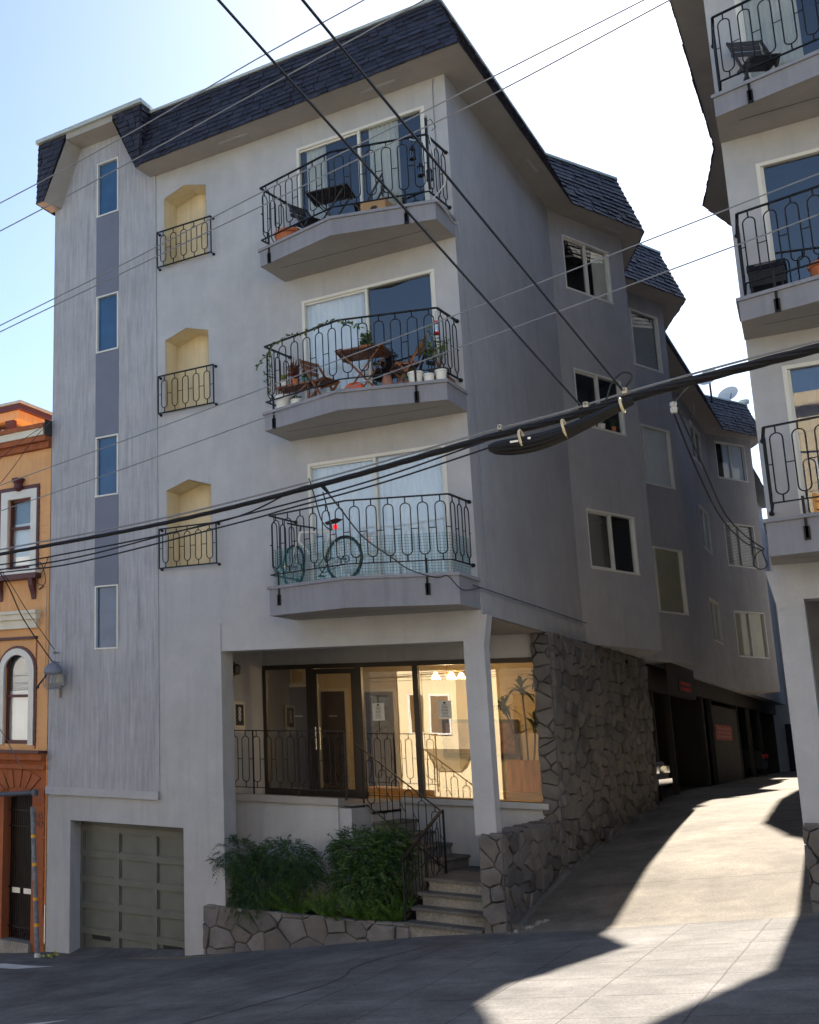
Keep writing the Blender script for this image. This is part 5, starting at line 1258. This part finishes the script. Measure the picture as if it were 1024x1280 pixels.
# right hand building's balconies
z = Z(2)+.33
slat_chair((4.02, -.40, z), DWOOD, 'dark folding chair on the top balcony of the building on the right', rz=.5, sh=.45, bh=.95)
z = Z(1)+.33
b = thing('barbecue_grill', (3.82, -.42, z), 'black boxy charcoal grill on the middle balcony of the building on the right', 'grill')
q = MB(); q.prism([(3.64, -.60), (4.02, -.60), (4.02, -.26), (3.64, -.26)], z+.16, z+.36); q.build('firebox', IRON, b)
q = MB(); q.extr([(3.63, -.61, z+.365), (3.63, -.25, z+.365), (3.63, -.30, z+.46), (3.63, -.56, z+.46)], (.40, 0, 0)); q.build('lid', IRON, b)
for x, y in ((3.66, -.58), (3.98, -.58), (3.66, -.3), (3.98, -.3)): q = MB(); q.bar((x, y, z), (x, y, z+.16), .025); q.build('leg', IRON, b)
q = MB(); q.tube([(3.72, -.62, z+.40), (3.72, -.66, z+.40), (3.94, -.66, z+.40), (3.94, -.62, z+.40)], .008, 5); q.build('handle', CHR, b)
pot((4.42, -.52, z), .13, .17, .30, TERRA, 'terracotta pot on the middle balcony of the building on the right')
z = Z(0)+.33
b = thing('storage_crate', (4.12, -.3, z), 'pale wooden crate on the lowest balcony of the building on the right', 'crate')
q = MB()
for i in range(3): q.box(3.98, 4.36, -.40, -.385, z+.02+i*.10, z+.10+i*.10); q.box(3.98, 4.36, -.12, -.105, z+.02+i*.10, z+.10+i*.10)
q.build('slats', BOXW, b)
q = MB()
for x in (3.98, 4.33): q.box(x, x+.03, -.384, -.121, z, z+.32)
q.build('end_panels', BOXW, b)

# ------------------------------------------------------------------ overhead lines
MAIN_ = [(-4.72, -7.0, 5.401), (-2.88, -7.0, 5.506), (-0.868, -7.0, 5.615), (0.772, -7.0, 5.782), (2.139, -7.0, 5.967), (2.739, -7.0, 6.036), (3.242, -7.0, 6.115), (3.809, -7.0, 6.187), (4.394, -7.0, 6.251), (4.936, -7.0, 6.298)]
L1_ = [(-4.72, -7.0, 5.401), (-2.876, -7.0, 5.393), (-1.818, -7.0, 5.441), (-0.869, -7.0, 5.506), (-0.011, -7.0, 5.595), (0.546, -7.0, 5.769)]
L2_ = [(-4.661, -7.05, 5.315), (-2.832, -7.05, 5.331), (-1.78, -7.05, 5.373), (-0.66, -7.05, 5.507), (0.489, -7.05, 5.637), (1.362, -7.05, 5.763), (2.189, -7.05, 5.935)]
L3_ = [(-4.604, -7.1, 5.249), (-2.788, -7.1, 5.287), (-1.743, -7.1, 5.309), (0.041, -7.1, 5.514), (0.511, -7.1, 5.582), (1.378, -7.1, 5.703), (2.248, -7.1, 5.869)]
A1_ = [(-3.879, -8.0, 8.733), (-2.129, -8.0, 8.923), (-0.56, -8.0, 9.135), (0.766, -8.0, 9.371), (1.751, -8.0, 9.514), (2.436, -8.0, 9.628)]
A2_ = [(-3.636, -8.2, 8.269), (-1.944, -8.2, 8.482), (-0.426, -8.2, 8.703), (0.864, -8.2, 8.913), (2.291, -8.2, 9.149), (2.941, -8.2, 9.252)]
B1_ = [(-3.784, -8.0, 7.297), (-2.088, -8.0, 7.592), (-0.561, -8.0, 7.857), (0.738, -8.0, 8.105), (1.792, -8.0, 8.28), (2.717, -8.0, 8.446), (3.713, -8.0, 8.627), (4.173, -8.0, 8.72)]
B2_ = [(-3.561, -8.2, 7.13), (-1.912, -8.2, 7.422), (-0.427, -8.2, 7.663), (0.835, -8.2, 7.867), (1.859, -8.2, 8.038), (2.756, -8.2, 8.182), (3.99, -8.2, 8.452), (4.442, -8.2, 8.549)]
C1_ = [(-5.833, -6.0, 6.218), (-3.767, -6.0, 6.571), (-1.908, -6.0, 6.853), (-0.327, -6.0, 7.109), (0.874, -6.0, 7.308), (1.937, -6.0, 7.492), (2.884, -6.0, 7.656), (3.733, -6.0, 7.809), (4.52, -6.0, 7.948), (5.144, -6.0, 8.045)]
C2_ = [(-5.601, -6.2, 5.901), (-3.585, -6.2, 6.199), (-1.774, -6.2, 6.472), (-0.234, -6.2, 6.729), (0.936, -6.2, 6.918), (1.971, -6.2, 7.093), (2.893, -6.2, 7.249), (3.72, -6.2, 7.395), (4.486, -6.2, 7.534), (5.097, -6.2, 7.648)]
S1_ = [(2.887, -7.0, 6.124), (2.676, -7.6, 6.524), (2.456, -8.4, 6.868), (2.317, -9.2, 7.125), (2.175, -10.2, 7.349), (2.17, -11.2, 7.394), (2.192, -11.6, 7.366)]
S2_ = [(3.193, -7.0, 6.168), (2.968, -7.8, 6.57), (2.747, -8.8, 6.979), (2.556, -9.8, 7.329), (2.452, -10.8, 7.508), (2.477, -11.3, 7.444)]
spl_ = [(2.752, -7.05, 6.047), (2.515, -7.05, 5.972), (2.335, -7.05, 5.937), (2.223, -7.05, 5.903), (2.232, -7.05, 5.85), (2.385, -7.05, 5.807), (2.621, -7.05, 5.828), (2.91, -7.05, 5.919), (3.137, -7.05, 6.029), (3.248, -7.05, 6.082)]
K_ = [(0.648, -6.95, 5.867), (0.681, -6.95, 5.761), (0.752, -6.95, 5.481), (0.83, -6.95, 5.387), (0.839, -6.95, 5.429), (0.777, -6.95, 5.727)]
K2_ = [(0.75, -6.9, 5.797), (0.441, -5.8, 5.826), (0.112, -4.4, 5.781), (-0.108, -3.0, 5.774), (-0.258, -2.0, 5.77), (-0.16, -1.3, 5.745), (-0.097, -1.0, 5.799), (0.019, -0.8, 5.629), (0.046, -0.1, 5.73)]
D1_ = [(3.24, -5.0, 6.519), (3.254, -4.0, 6.196), (3.271, -2.7, 5.948), (3.358, -1.6, 5.834), (3.458, -0.8, 5.84)]
D2_ = [(3.283, -5.0, 6.511), (3.319, -4.0, 6.187), (3.311, -2.7, 5.985), (3.366, -1.6, 5.914), (3.476, -0.8, 5.857)]
D0_ = [(3.242, -5.0, 6.541), (3.276, -5.0, 6.572), (3.304, -5.0, 6.471), (3.361, -5.0, 6.417), (3.403, -5.0, 6.475), (3.398, -5.0, 6.55)]
N1_ = [(-7.182, -3.2, 6.866), (-6.748, -2.5, 6.195), (-7.214, -1.3, 5.568), (-7.47, -0.15, 4.924)]
N2_ = [(-7.185, -3.2, 6.932), (-6.75, -2.5, 6.247), (-7.129, -1.3, 5.7), (-7.438, -0.15, 5.152)]
N3_ = [(-7.742, -3.0, 7.161), (-7.239, -2.0, 8.268), (-7.375, -1.2, 8.829), (-7.662, -0.1, 9.457)]
N4_ = [(-7.712, -3.0, 6.554), (-7.226, -2.0, 7.829), (-7.189, -1.2, 8.755), (-7.643, -0.1, 9.469)]
N5_ = [(-7.27, -3.0, 4.617), (-7.528, -1.5, 3.72), (-7.73, -1.0, 3.455), (-7.863, -0.5, 3.068)]

def run(pts, L=16.0, rise=0.0):
    a = Vector(pts[0]); b_ = Vector(pts[-1]); da = (a-Vector(pts[1])).normalized(); db = (b_-Vector(pts[-2])).normalized()
    K = 8
    return [a+da*L*(K-i)/K for i in range(K)]+[Vector(p) for p in pts]+[b_+db*L*(i+1)/K for i in range(K)]
def twisted(pts, rads, m_, turns=2.6, n=5):
    q = MB(); c = catenary(pts, 14); k = len(c); d = 0
    for s in range(n):
        out = []; rr = []; d = 0
        for i, p in enumerate(c):
            if i: d += (p-c[i-1]).length
            t = (c[min(i+1, k-1)]-c[max(i-1, 0)]).normalized(); u = t.cross(Vector((0, 0, 1))).normalized(); w = t.cross(u)
            R0 = interp(p.x, *rads); a = d*turns*2+s*2*math.pi/n
            out.append(p+u*math.cos(a)*R0*.62+w*math.sin(a)*R0*.62); rr.append(R0*.52)
        q.tube(out, .01, 6, rr=rr)
    return q
mp_ = run(MAIN_)
fine = catenary(mp_, 10)
q = twisted(fine, ([-4, 0, 2.2, 3.4, 6], [.016, .019, .025, .031, .035]), CABLE); o = q.build('cable_bundle', CABLE, origin=MAIN_[0]); tag(o, 'thick twisted black utility cable bundle crossing the whole picture', 'cable')
mt = [Vector(p)+Vector((0, 0, .05)) for p in MAIN_]
wire('messenger_wire', run([tuple(p) for p in mt]), .009, WIREG, 'bare steel messenger strand running on top of the thick bundle')
wire('telephone_wire', L1_+[(.75, -7.0, 5.79)], .008, CABLE, 'black wire sagging below the bundle and joining it left of the lowest balcony', group='thin black wires under the bundle')
wire('telephone_wire', [tuple(p) for p in run(L2_)[:-8]], .008, CABLE, 'upper of two thin black wires ending at the cable splice', group='thin black wires under the bundle')
wire('telephone_wire', [tuple(p) for p in run(L3_)[:-8]], .008, CABLE, 'lowest thin black wire ending at the cable splice', group='thin black wires under the bundle')
WL = [(A1_, .006, 'highest thin wire crossing the sky at upper left'), (A2_, .006, 'second highest thin wire, passing the dormer hood'), (B1_, .0055, 'pale wire crossing the top balcony railing'), (B2_, .0055, 'pale wire just below it across the top balcony slab'), (C1_, .006, 'pale wire crossing the middle balcony railing and the driveway gap'), (C2_, .006, 'lower pale wire crossing the middle balcony slab and the driveway gap')]
for P_, r_, lb in WL: wire('overhead_wire', [tuple(p) for p in run(P_)], r_, WIREG, lb, 'wire', 'thin overhead wires')
for P_, lb in ((S1_, 'black wire slanting from the top edge down to the cable splice, left of the pair'), (S2_, 'black wire slanting from the top edge down to the clamp, right of the pair')):
    a = Vector(P_[0]); e = Vector(P_[4]); wire('service_wire', [a, a.lerp(e, .5), e, a+(e-a)*2.6], .0085, CABLE, lb, 'wire', 'slanting service wires')
b = thing('cable_splice', (2.6, -7.05, 5.9), 'fat black spindle shaped loop of spare cable tied below the bundle', 'cable splice')
q = MB(); top_ = [Vector(p) for p in spl_[:4]]; bot_ = [Vector(p) for p in spl_[4:]]
pr0 = [(3.25, 6.075, .02), (3.13, 6.035, .035), (2.91, 5.955, .05), (2.74, 5.90, .065), (2.60, 5.872, .078), (2.47, 5.86, .08), (2.36, 5.862, .074), (2.27, 5.868, .052), (2.225, 5.875, .02)]
for s in range(12):
    a = s*math.pi/6; q.tube(catenary([(x, -7.05+r*.75*math.cos(a), z_+r*.68*math.sin(a)) for x, z_, r in pr0], 4), .016, 6)
q.tube([(x, -7.05, z_) for x, z_, r in pr0], .03, 8, rr=[r*.72 for x, z_, r in pr0])
q.build('cable_loop', CABLE, b)
for x in (2.47, 2.78, 3.18):
    r_ = interp(x, [2.2, 2.5, 2.78, 3.25], [.06, .085, .072, .05]); z_ = interp(x, [2.47, 2.74, 3.25], [5.90, 5.93, 6.07]); q = MB(); q.torus((x, -7.05, z_), r_, .010, (1, 0, .15), 14, 5); q.build('tie_band', mat('pale_tape', (.62, .55, .38)), b)
q = MB(); q.box(2.40, 2.46, -7.14, -7.13, 5.87, 5.885); q.build('tag_label', PAPER, b); q = MB(); q.box(2.53, 2.55, -7.14, -7.13, 5.88, 5.895); q.build('tag_label', PAPER, b)
for i, (x, z_, lb) in enumerate(((2.93, 6.12, 'grey clamp where the left slanting wire meets the bundle'), (3.20, 6.18, 'pale clamp where the right slanting wire meets the bundle'), (2.30, 6.05, 'small clip on the bundle above the blunt end of the splice'))):
    b = thing('cable_clamp', (x, -7, z_), lb, 'clamp', 'clamps on the bundle'); q = MB(); q.box(x-.016, x+.016, -7.03, -6.98, z_-.03, z_+.012); q.build('clamp_body', mat('galvanised_steel', (.45, .42, .36), rough=.4, metal=.6), b); q = MB(); q.cyl((x, -7.05, z_), (x, -6.96, z_), .010, n=8); q.build('bolt', WIREG, b)
wire('jumper_loop', [(3.19, -7.02, 6.17), (3.26, -7.02, 6.27), (3.20, -7.02, 6.31), (3.12, -7.02, 6.24), (3.06, -7.02, 6.10), (2.98, -7.03, 6.04)], .007, CABLE, 'small black loop of wire at the right hand clamp')
wire('balcony_service_wire', K2_+[(.05, .05, 5.74), (.2, 5.6, 5.74)], .008, CABLE, 'black wire dropping from the bundle across the lowest balcony to its right corner')
wire('hanging_loop', K_, .006, CABLE, 'slack little loop of wire hanging from the bundle over the lowest balcony')
b = thing('wire_end_clamp', K2_[0], 'black clamp holding the drop wire at the bundle above the bicycle', 'clamp'); q = MB(); q.cyl(K2_[0], (K2_[0][0]+.04, -6.85, K2_[0][2]-.07), .02, .012, 8); q.build('clamp_body', CABLE, b)
wire('drop_wire', D1_, .008, CABLE, 'left of the two black wires sagging to the right hand building', group='wires to the right hand building')
wire('drop_wire', D2_, .008, CABLE, 'right of the two black wires sagging to the right hand building', group='wires to the right hand building')
wire('drop_wire_loop', D0_, .006, CABLE, 'small wire loop at the insulator above the driveway')
b = thing('insulator', (3.25, -5.0, 6.54), 'pale insulator in mid air holding the wires to the right hand building', 'insulator'); q = MB(); q.lathe([(0, -.05), (.025, -.045), (.03, 0), (.02, .01), (.03, .02), (.028, .05), (0, .06)], (3.25, -5.0, 6.54), 10); q.build('insulator_body', PATCH, b)
wire('strain_wire', [(3.25, -5.0, 6.58), (3.5, -6.0, 6.42), (3.75, -7.0, 6.20)], .003, WIREG, 'fine strain wire between insulator and thick bundle')
wire('coiled_wire_end', [(3.47, -.8, 5.85), (3.40, -.82, 5.80), (3.36, -.82, 5.68), (3.42, -.82, 5.62), (3.49, -.82, 5.66), (3.46, -.81, 5.80), (3.47, -.8, 5.86)], .007, CABLE, 'small wire coil at the corner of the right hand building')
for P_, r_, lb in ((N1_, .011, 'thick black service wire running down to the grey weatherhead'), (N2_, .007, 'thin black wire beside it running down to the wall hook')):
    p = [Vector(v) for v in P_]; wire('service_wire', [p[0]+(p[0]-p[1])*4]+p, r_, CABLE, lb, 'wire')
for P_, lb in ((N3_, 'black wire rising to the parapet end of the orange house'), (N4_, 'second black wire rising to the parapet end of the orange house')):
    p = [Vector(v) for v in P_]; wire('house_wire', [p[0]+(p[0]-p[1])*3]+p, .006, CABLE, lb, 'wire')
p = [Vector(v) for v in N5_]; wire('guy_wire', [p[0]+(p[0]-p[1])*2]+p, .008, WIREG, 'grey wire slanting down over the base cornice of the orange house', 'wire')
# weatherhead between the houses
b = thing('weatherhead', (-7.42, -.1, 4.6), 'grey metal weatherhead hood with dangling wires on the corner of the grey block', 'weatherhead')
q = MB(); prof = [(.19*math.cos(a), .17*math.sin(a)) for a in [i*math.pi/16 for i in range(9)]]
q.lathe([(.17, -.03)]+prof, (0, 0, 0), 18); q.v = [Vector((-7.40+v.x, -.22+v.y*.8, 4.74+v.z)) for v in q.v]; q.build('hood', mat('dull_zinc', (.17, .19, .24), rough=.5, var=.15), b)
q = MB(); q.cyl((-7.36, -.16, 4.70), (-7.33, -.14, 4.50), .12, .10, 12); q.cyl((-7.40, -.05, 4.3), (-7.40, -.05, 4.75), .03, n=8); q.build('body', mat('pale_zinc', (.40, .38, .33), rough=.6), b)
q = MB(); 
for i in range(7):
    x = -7.52+i*.045; q.tube(catenary([(x, -.30, 4.72), (x-.02+.02*(i % 3), -.33, 4.55), (x+.05, -.30, 4.44), (x+.1, -.24, 4.56)], 5), .007, 5)
q.tube(catenary([(-7.45, -.15, 4.94), (-7.32, -.25, 4.92), (-7.28, -.34, 4.75), (-7.36, -.33, 4.5)], 5), .008, 5); q.build('loose_wires', WIREG, b)
q = MB(); q.cyl((-7.50, -.28, 4.70), (-7.66, -.34, 4.49), .018, .014, 8); q.lathe([(0, -.03), (.03, -.02), (.03, .02), (0, .03)], (-7.66, -.34, 4.48), 8); q.build('side_arm', CABLE, b)
for z_ in (4.93, 5.10):
    q = MB(); q.cyl((-7.44, -.0, z_), (-7.44, -.14, z_), .012, n=6); q.lathe([(0, -.03), (.03, -.02), (.03, .02), (0, .03)], (-7.44, -.14, z_), 8); q.build('wire_knob', WIREG, b)
wire('tangled_wire', [(-7.69, -.03, 6.9), (-7.75, -.1, 6.65), (-7.9, -.1, 6.42), (-7.72, -.12, 6.33), (-7.86, -.1, 6.28), (-7.70, -.1, 6.42), (-7.8, -.1, 6.75), (-7.90, -.1, 6.78), (-7.86, -.1, 6.68)], .008, CABLE, 'tangle of black wire beside the upper window sill of the orange house')
wire('conduit_wire', [(-7.72, -.03, 6.3), (-7.73, -.03, 5.4), (-7.72, -.03, 4.5)], .005, WIREG, 'thin vertical wire on the orange siding below the tangle')
wire('seam_wire', [(.04, -.0, 11.3), (.05, .25, 9.5), (.05, .3, 7.5), (.05, .3, 5.8)], .006, WIREG, 'thin grey wire running down the flank wall behind the balconies')
# pole with tape in front of the gate
b = thing('taped_pole', (-7.45, -.5, 0), 'leaning grey pole with four yellow tape bands before the iron gate', 'pole')
p0, p1 = Vector((-7.44, -.50, -.02)), Vector((-7.60, -.50, 2.42)); q = MB(); q.tube([p0, p1], .042, 12); q.build('pole_shaft', mat('scuffed_grey_pipe', (.16, .18, .21), rough=.5, var=.4, vscale=12), b)
for t in (.20, .37, .60, .79): c = p0.lerp(p1, t); e = p0.lerp(p1, t+.022); q = MB(); q.tube([c, e], .0445, 12); q.build('tape_band', mat('yellow_tape', (.75, .36, .02), rough=.5), b)
q = MB(); q.lathe([(.06, 0), (.06, .05), (.045, .08)], (-7.44, -.5, -.03), 12); q.build('foot', PATCH, b)
b = thing('entry_bar', (-8.3, -.5, 2.6), 'dark horizontal bar sticking out above the iron gate', 'bar'); q = MB(); q.tube([(-9.6, -.5, 2.57), (-8.3, -.5, 2.60), (-7.55, -.5, 2.66)], .042, 10); q.lathe([(0, -.06), (.06, -.05), (.06, .05), (0, .06)], (-7.55, -.5, 2.66), 10); q.bar((-9.0, -.5, 2.6), (-9.0, 0, 2.6), .04); q.build('bar_tube', mat('dark_blue_grey_steel', (.06, .07, .10), rough=.45), b)
b = thing('yellow_leaf_litter', (-7.28, -.3, 0), 'few yellow leaves and scraps at the foot of the taped pole', 'litter'); q = MB()
for i in range(14): x = -7.28+random.uniform(-.12, .12); y = -.32+random.uniform(-.1, .1); leaf(q, Vector((x, y, gz(x, y)+.012)), Vector((random.uniform(-1, 1), random.uniform(-1, 1), .15)), .08, .05)
q.build('scraps', leafmat('yellow_scraps', (.6, .5, .05), (.3, .35, .08)), b)

# ------------------------------------------------------------------ far end, roof things, carport
def dish(x, y, z_, r, label):
    b = thing('satellite_dish', (x, y, z_), label, 'satellite dish', 'satellite dishes on the far roof'); q = MB()
    q.lathe([(r*i/6, .25*r*(i/6)**2) for i in range(7)]+[(r, .25*r+.01), (r*.6, .11*r+.01), (0, .012)], (0, 0, 0), 20)
    M = Matrix.Rotation(R(62), 3, 'X')@Matrix.Rotation(0, 3, 'Z'); M2 = Matrix.Rotation(R(-20), 3, 'Z')
    q.v = [M2@(M@v)+Vector((x, y, z_+r*1.2)) for v in q.v]; q.build('reflector', mat('pale_dish', (.5, .5, .52), rough=.4), b)
    q = MB(); q.cyl((x, y+.1, z_-.4), (x, y+.05, z_+r*1.1), .03, n=8); q.tube([(x, y, z_+r*.4), (x+.1, y-r*1.1, z_+r*1.1)], .012, 5); q.build('mast', IRON, b)
dish(.62, 24.6, 15.12, .33, 'left satellite dish showing over the far shingle roof above the thick cable')
dish(.95, 26.6, 15.0, .33, 'right satellite dish on the far shingle roof')
b = thing('roof_vent', (1.25, 28.0, 15.05), 'small pipe vent right of the dishes on the far roof', 'vent'); q = MB(); q.lathe([(.09, 0), (.09, .35), (.16, .36), (.16, .48), (0, .52)], (1.25, 28.0, 15.05), 10); q.build('pipe', CAP, b)
b = thing('rear_building', (4, 44, 2), 'plain grey building closing the far end of the driveway', 'building')
q = MB(); q.box(-6, 14, 41, 50, .5, 13.2); q.build('wall', STUC, b); q = MB(); q.box(.3, 2.6, 40.96, 41.0, 2.0, 4.6); q.box(3.0, 5.6, 40.96, 41.0, 2.0, 4.6); q.build('garage_opening', DARK, b)
b = thing('carport_sign', (.63, 12.9, 4.9), 'small dark sign with unreadable red lettering on the carport beam', 'sign')
q = MB(); q.box(.622, .64, 12.0, 13.75, 4.79, 5.06); bd = q.build('board', INK, b)
RL = mat('red_lettering', (.55, .03, .02), rough=.6)
def red_lines(bd, x, ya, yb, zs_, h_, m_):
    q = MB(); rnd = random.Random(4)
    for z_ in zs_:
        y_ = ya
        while y_ < yb-.05: w_ = rnd.uniform(.06, .16)*(yb-ya)/1.4; q.box(x, x+.003, y_, min(yb, y_+w_), z_-h_, z_+h_); y_ += w_+.03*(yb-ya)
    q.build('lettering', m_, bd)
red_lines(bd, .643, 12.2, 13.55, (4.985, 4.865), .036, RL)
b = thing('warning_sign', (.1, 23.4, 4.0), 'faded red sign on the dark carport wall', 'sign')
q = MB(); q.box(.062, .08, 21.6, 25.2, 3.80, 4.25); bd = q.build('board', mat('faded_red_board', (.30, .06, .05), var=.3), b)
red_lines(bd, .083, 21.9, 24.9, (4.14, 4.02, 3.90), .035, mat('faded_pink_lettering', (.35, .18, .16)))
def car(loc, rz, label, paint):
    t = thing('parked_car', loc, label, 'car', 'cars parked under the building', rz)
    q = MB(raw=True); prof = [(-2.1, .35), (-2.15, .62), (-2.05, .85), (-1.2, .98), (-.6, 1.38), (.75, 1.42), (1.45, 1.05), (2.1, .98), (2.18, .65), (2.12, .35)]
    n = len(prof); rows = [(-.86, .0), (-.84, .0), (.84, .0), (.86, .0)]
    vs = []
    for y in (-.85, .85):
        vs += [(x, y*(1 if z_ < 1.1 else .80), z_) for x, z_ in prof]
    q.add(vs, [tuple(range(n)), tuple(reversed(range(n, 2*n)))]+[(i, n+i, n+(i+1) % n, (i+1) % n) for i in range(n)])
    body = q.build('body', paint, t)
    q = MB(raw=True); q.add([(-1.14, -.72, 1.01), (-1.14, .72, 1.01), (-.62, .62, 1.36), (-.62, -.62, 1.36)], [(0, 1, 2, 3)]); q.add([(.80, -.62, 1.41), (.80, .62, 1.41), (1.42, .72, 1.07), (1.42, -.72, 1.07)], [(0, 1, 2, 3)])
    for s in (-1, 1): q.add([(-1.0, s*.83, 1.02), (-.55, s*.70, 1.34), (.72, s*.70, 1.37), (1.3, s*.83, 1.04)], [(0, 1, 2, 3)])
    for v in q.v: v.z += .012
    q.build('windows', DARK, t)
    for x in (-1.35, 1.35):
        for s in (-1, 1):
            q = MB(raw=True); q.cyl((x, s*.70, .32), (x, s*.88, .32), .32, n=20); w = q.build('wheel', TYRE, t); q = MB(raw=True); q.cyl((x, s*.875, .32), (x, s*.89, .32), .19, n=14); q.build('rim', CHR, w)
    for s in (-1, 1):
        q = MB(raw=True); q.box(-2.17, -2.05, s*.62-.17, s*.62+.17, .62, .76); q.build('headlight', CHR, t)
        q = MB(raw=True); q.box(2.08, 2.19, s*.62-.17, s*.62+.17, .72, .86); q.build('tail_light', RED, t)
    q = MB(raw=True); q.box(-2.20, -2.12, -.8, .8, .40, .50); q.build('bumper', CHR, t)
    return t
car((-1.85, 11.0, 2.42), math.pi, 'dark car nosing out behind the end of the stone wall', CARP)
car((-1.9, 32.2, 2.5), 0, 'dark car with red tail lights deep in the carport', CARP)
# concrete fillet along the foot of the stone wall
b = thing('driveway_kerb', (.2, 3, 1.6), 'rough pale concrete fillet along the foot of the stone flank wall', 'kerb')
q = MB(); rnd = random.Random(3); K = 60; vs = []
for i in range(K+1):
    y = .12+9.6*i/K; x = .06+.024*y+.03; w_ = .07+rnd.uniform(-.015, .015)+(.10*max(0, 1-i/5)); h_ = .055+rnd.uniform(-.012, .012)
    vs += [(x, y, gz(x, y)-.05), (x, y, gz(x, y)+h_), (x+w_*.55, y, gz(x+w_, y)+h_*.8), (x+w_, y, gz(x+w_, y)-.01)]
fs = [(4*i+j, 4*i+j+1, 4*i+j+5, 4*i+j+4) for i in range(K) for j in range(3)]+[(0, 1, 2, 3)]
q.add(vs, fs); q.build('fillet', concretemat('pale_rough_concrete', (.17, .165, .155), stain=.5), b)

def crack(pts, label):
    q = MB(); rnd = random.Random(len(pts)*7); c = catenary([(x, y, 0) for x, y in pts], 10); pr_ = None
    for i, p in enumerate(c):
        x = p.x+rnd.uniform(-.012, .012); w_ = .007+rnd.uniform(0, .010); z_ = gz(x, p.y)+.004
        if pr_: q.add([(pr_[0]-pr_[2], pr_[1], pr_[3]), (pr_[0]+pr_[2], pr_[1], pr_[3]), (x+w_, p.y, z_), (x-w_, p.y, z_)], [(0, 1, 2, 3)])
        pr_ = (x, p.y, w_, z_)
    return tag(q.build('pavement_crack', MORT), kind='structure')
crack([(4.05, -3.2), (3.85, -4.4), (3.95, -5.6), (3.9, -7.0)], '')
crack([(-.6, -1.0), (-.9, -2.6), (-.7, -4.0), (-1.3, -6.8)], '')

b = thing('concrete_crumbs', (.25, -.1, 1.2), 'whitish broken concrete edge at the foot of the stone corner', 'rubble'); q = MB(); rnd = random.Random(5)
for i in range(30):
    t = rnd.random(); x = .16+.28*t+rnd.gauss(0, .04); y = -.12+.55*t+rnd.gauss(0, .05); r_ = rnd.uniform(.012, .035); z_ = gz(x, y)
    q.lathe([(r_, -.01), (r_*rnd.uniform(.7, 1), r_*.5), (r_*.3, r_*.9)], (x, y, z_), 5)
q.build('crumbs', mat('crumbled_concrete', (.24, .235, .225), rough=.9, bump=.5), b)
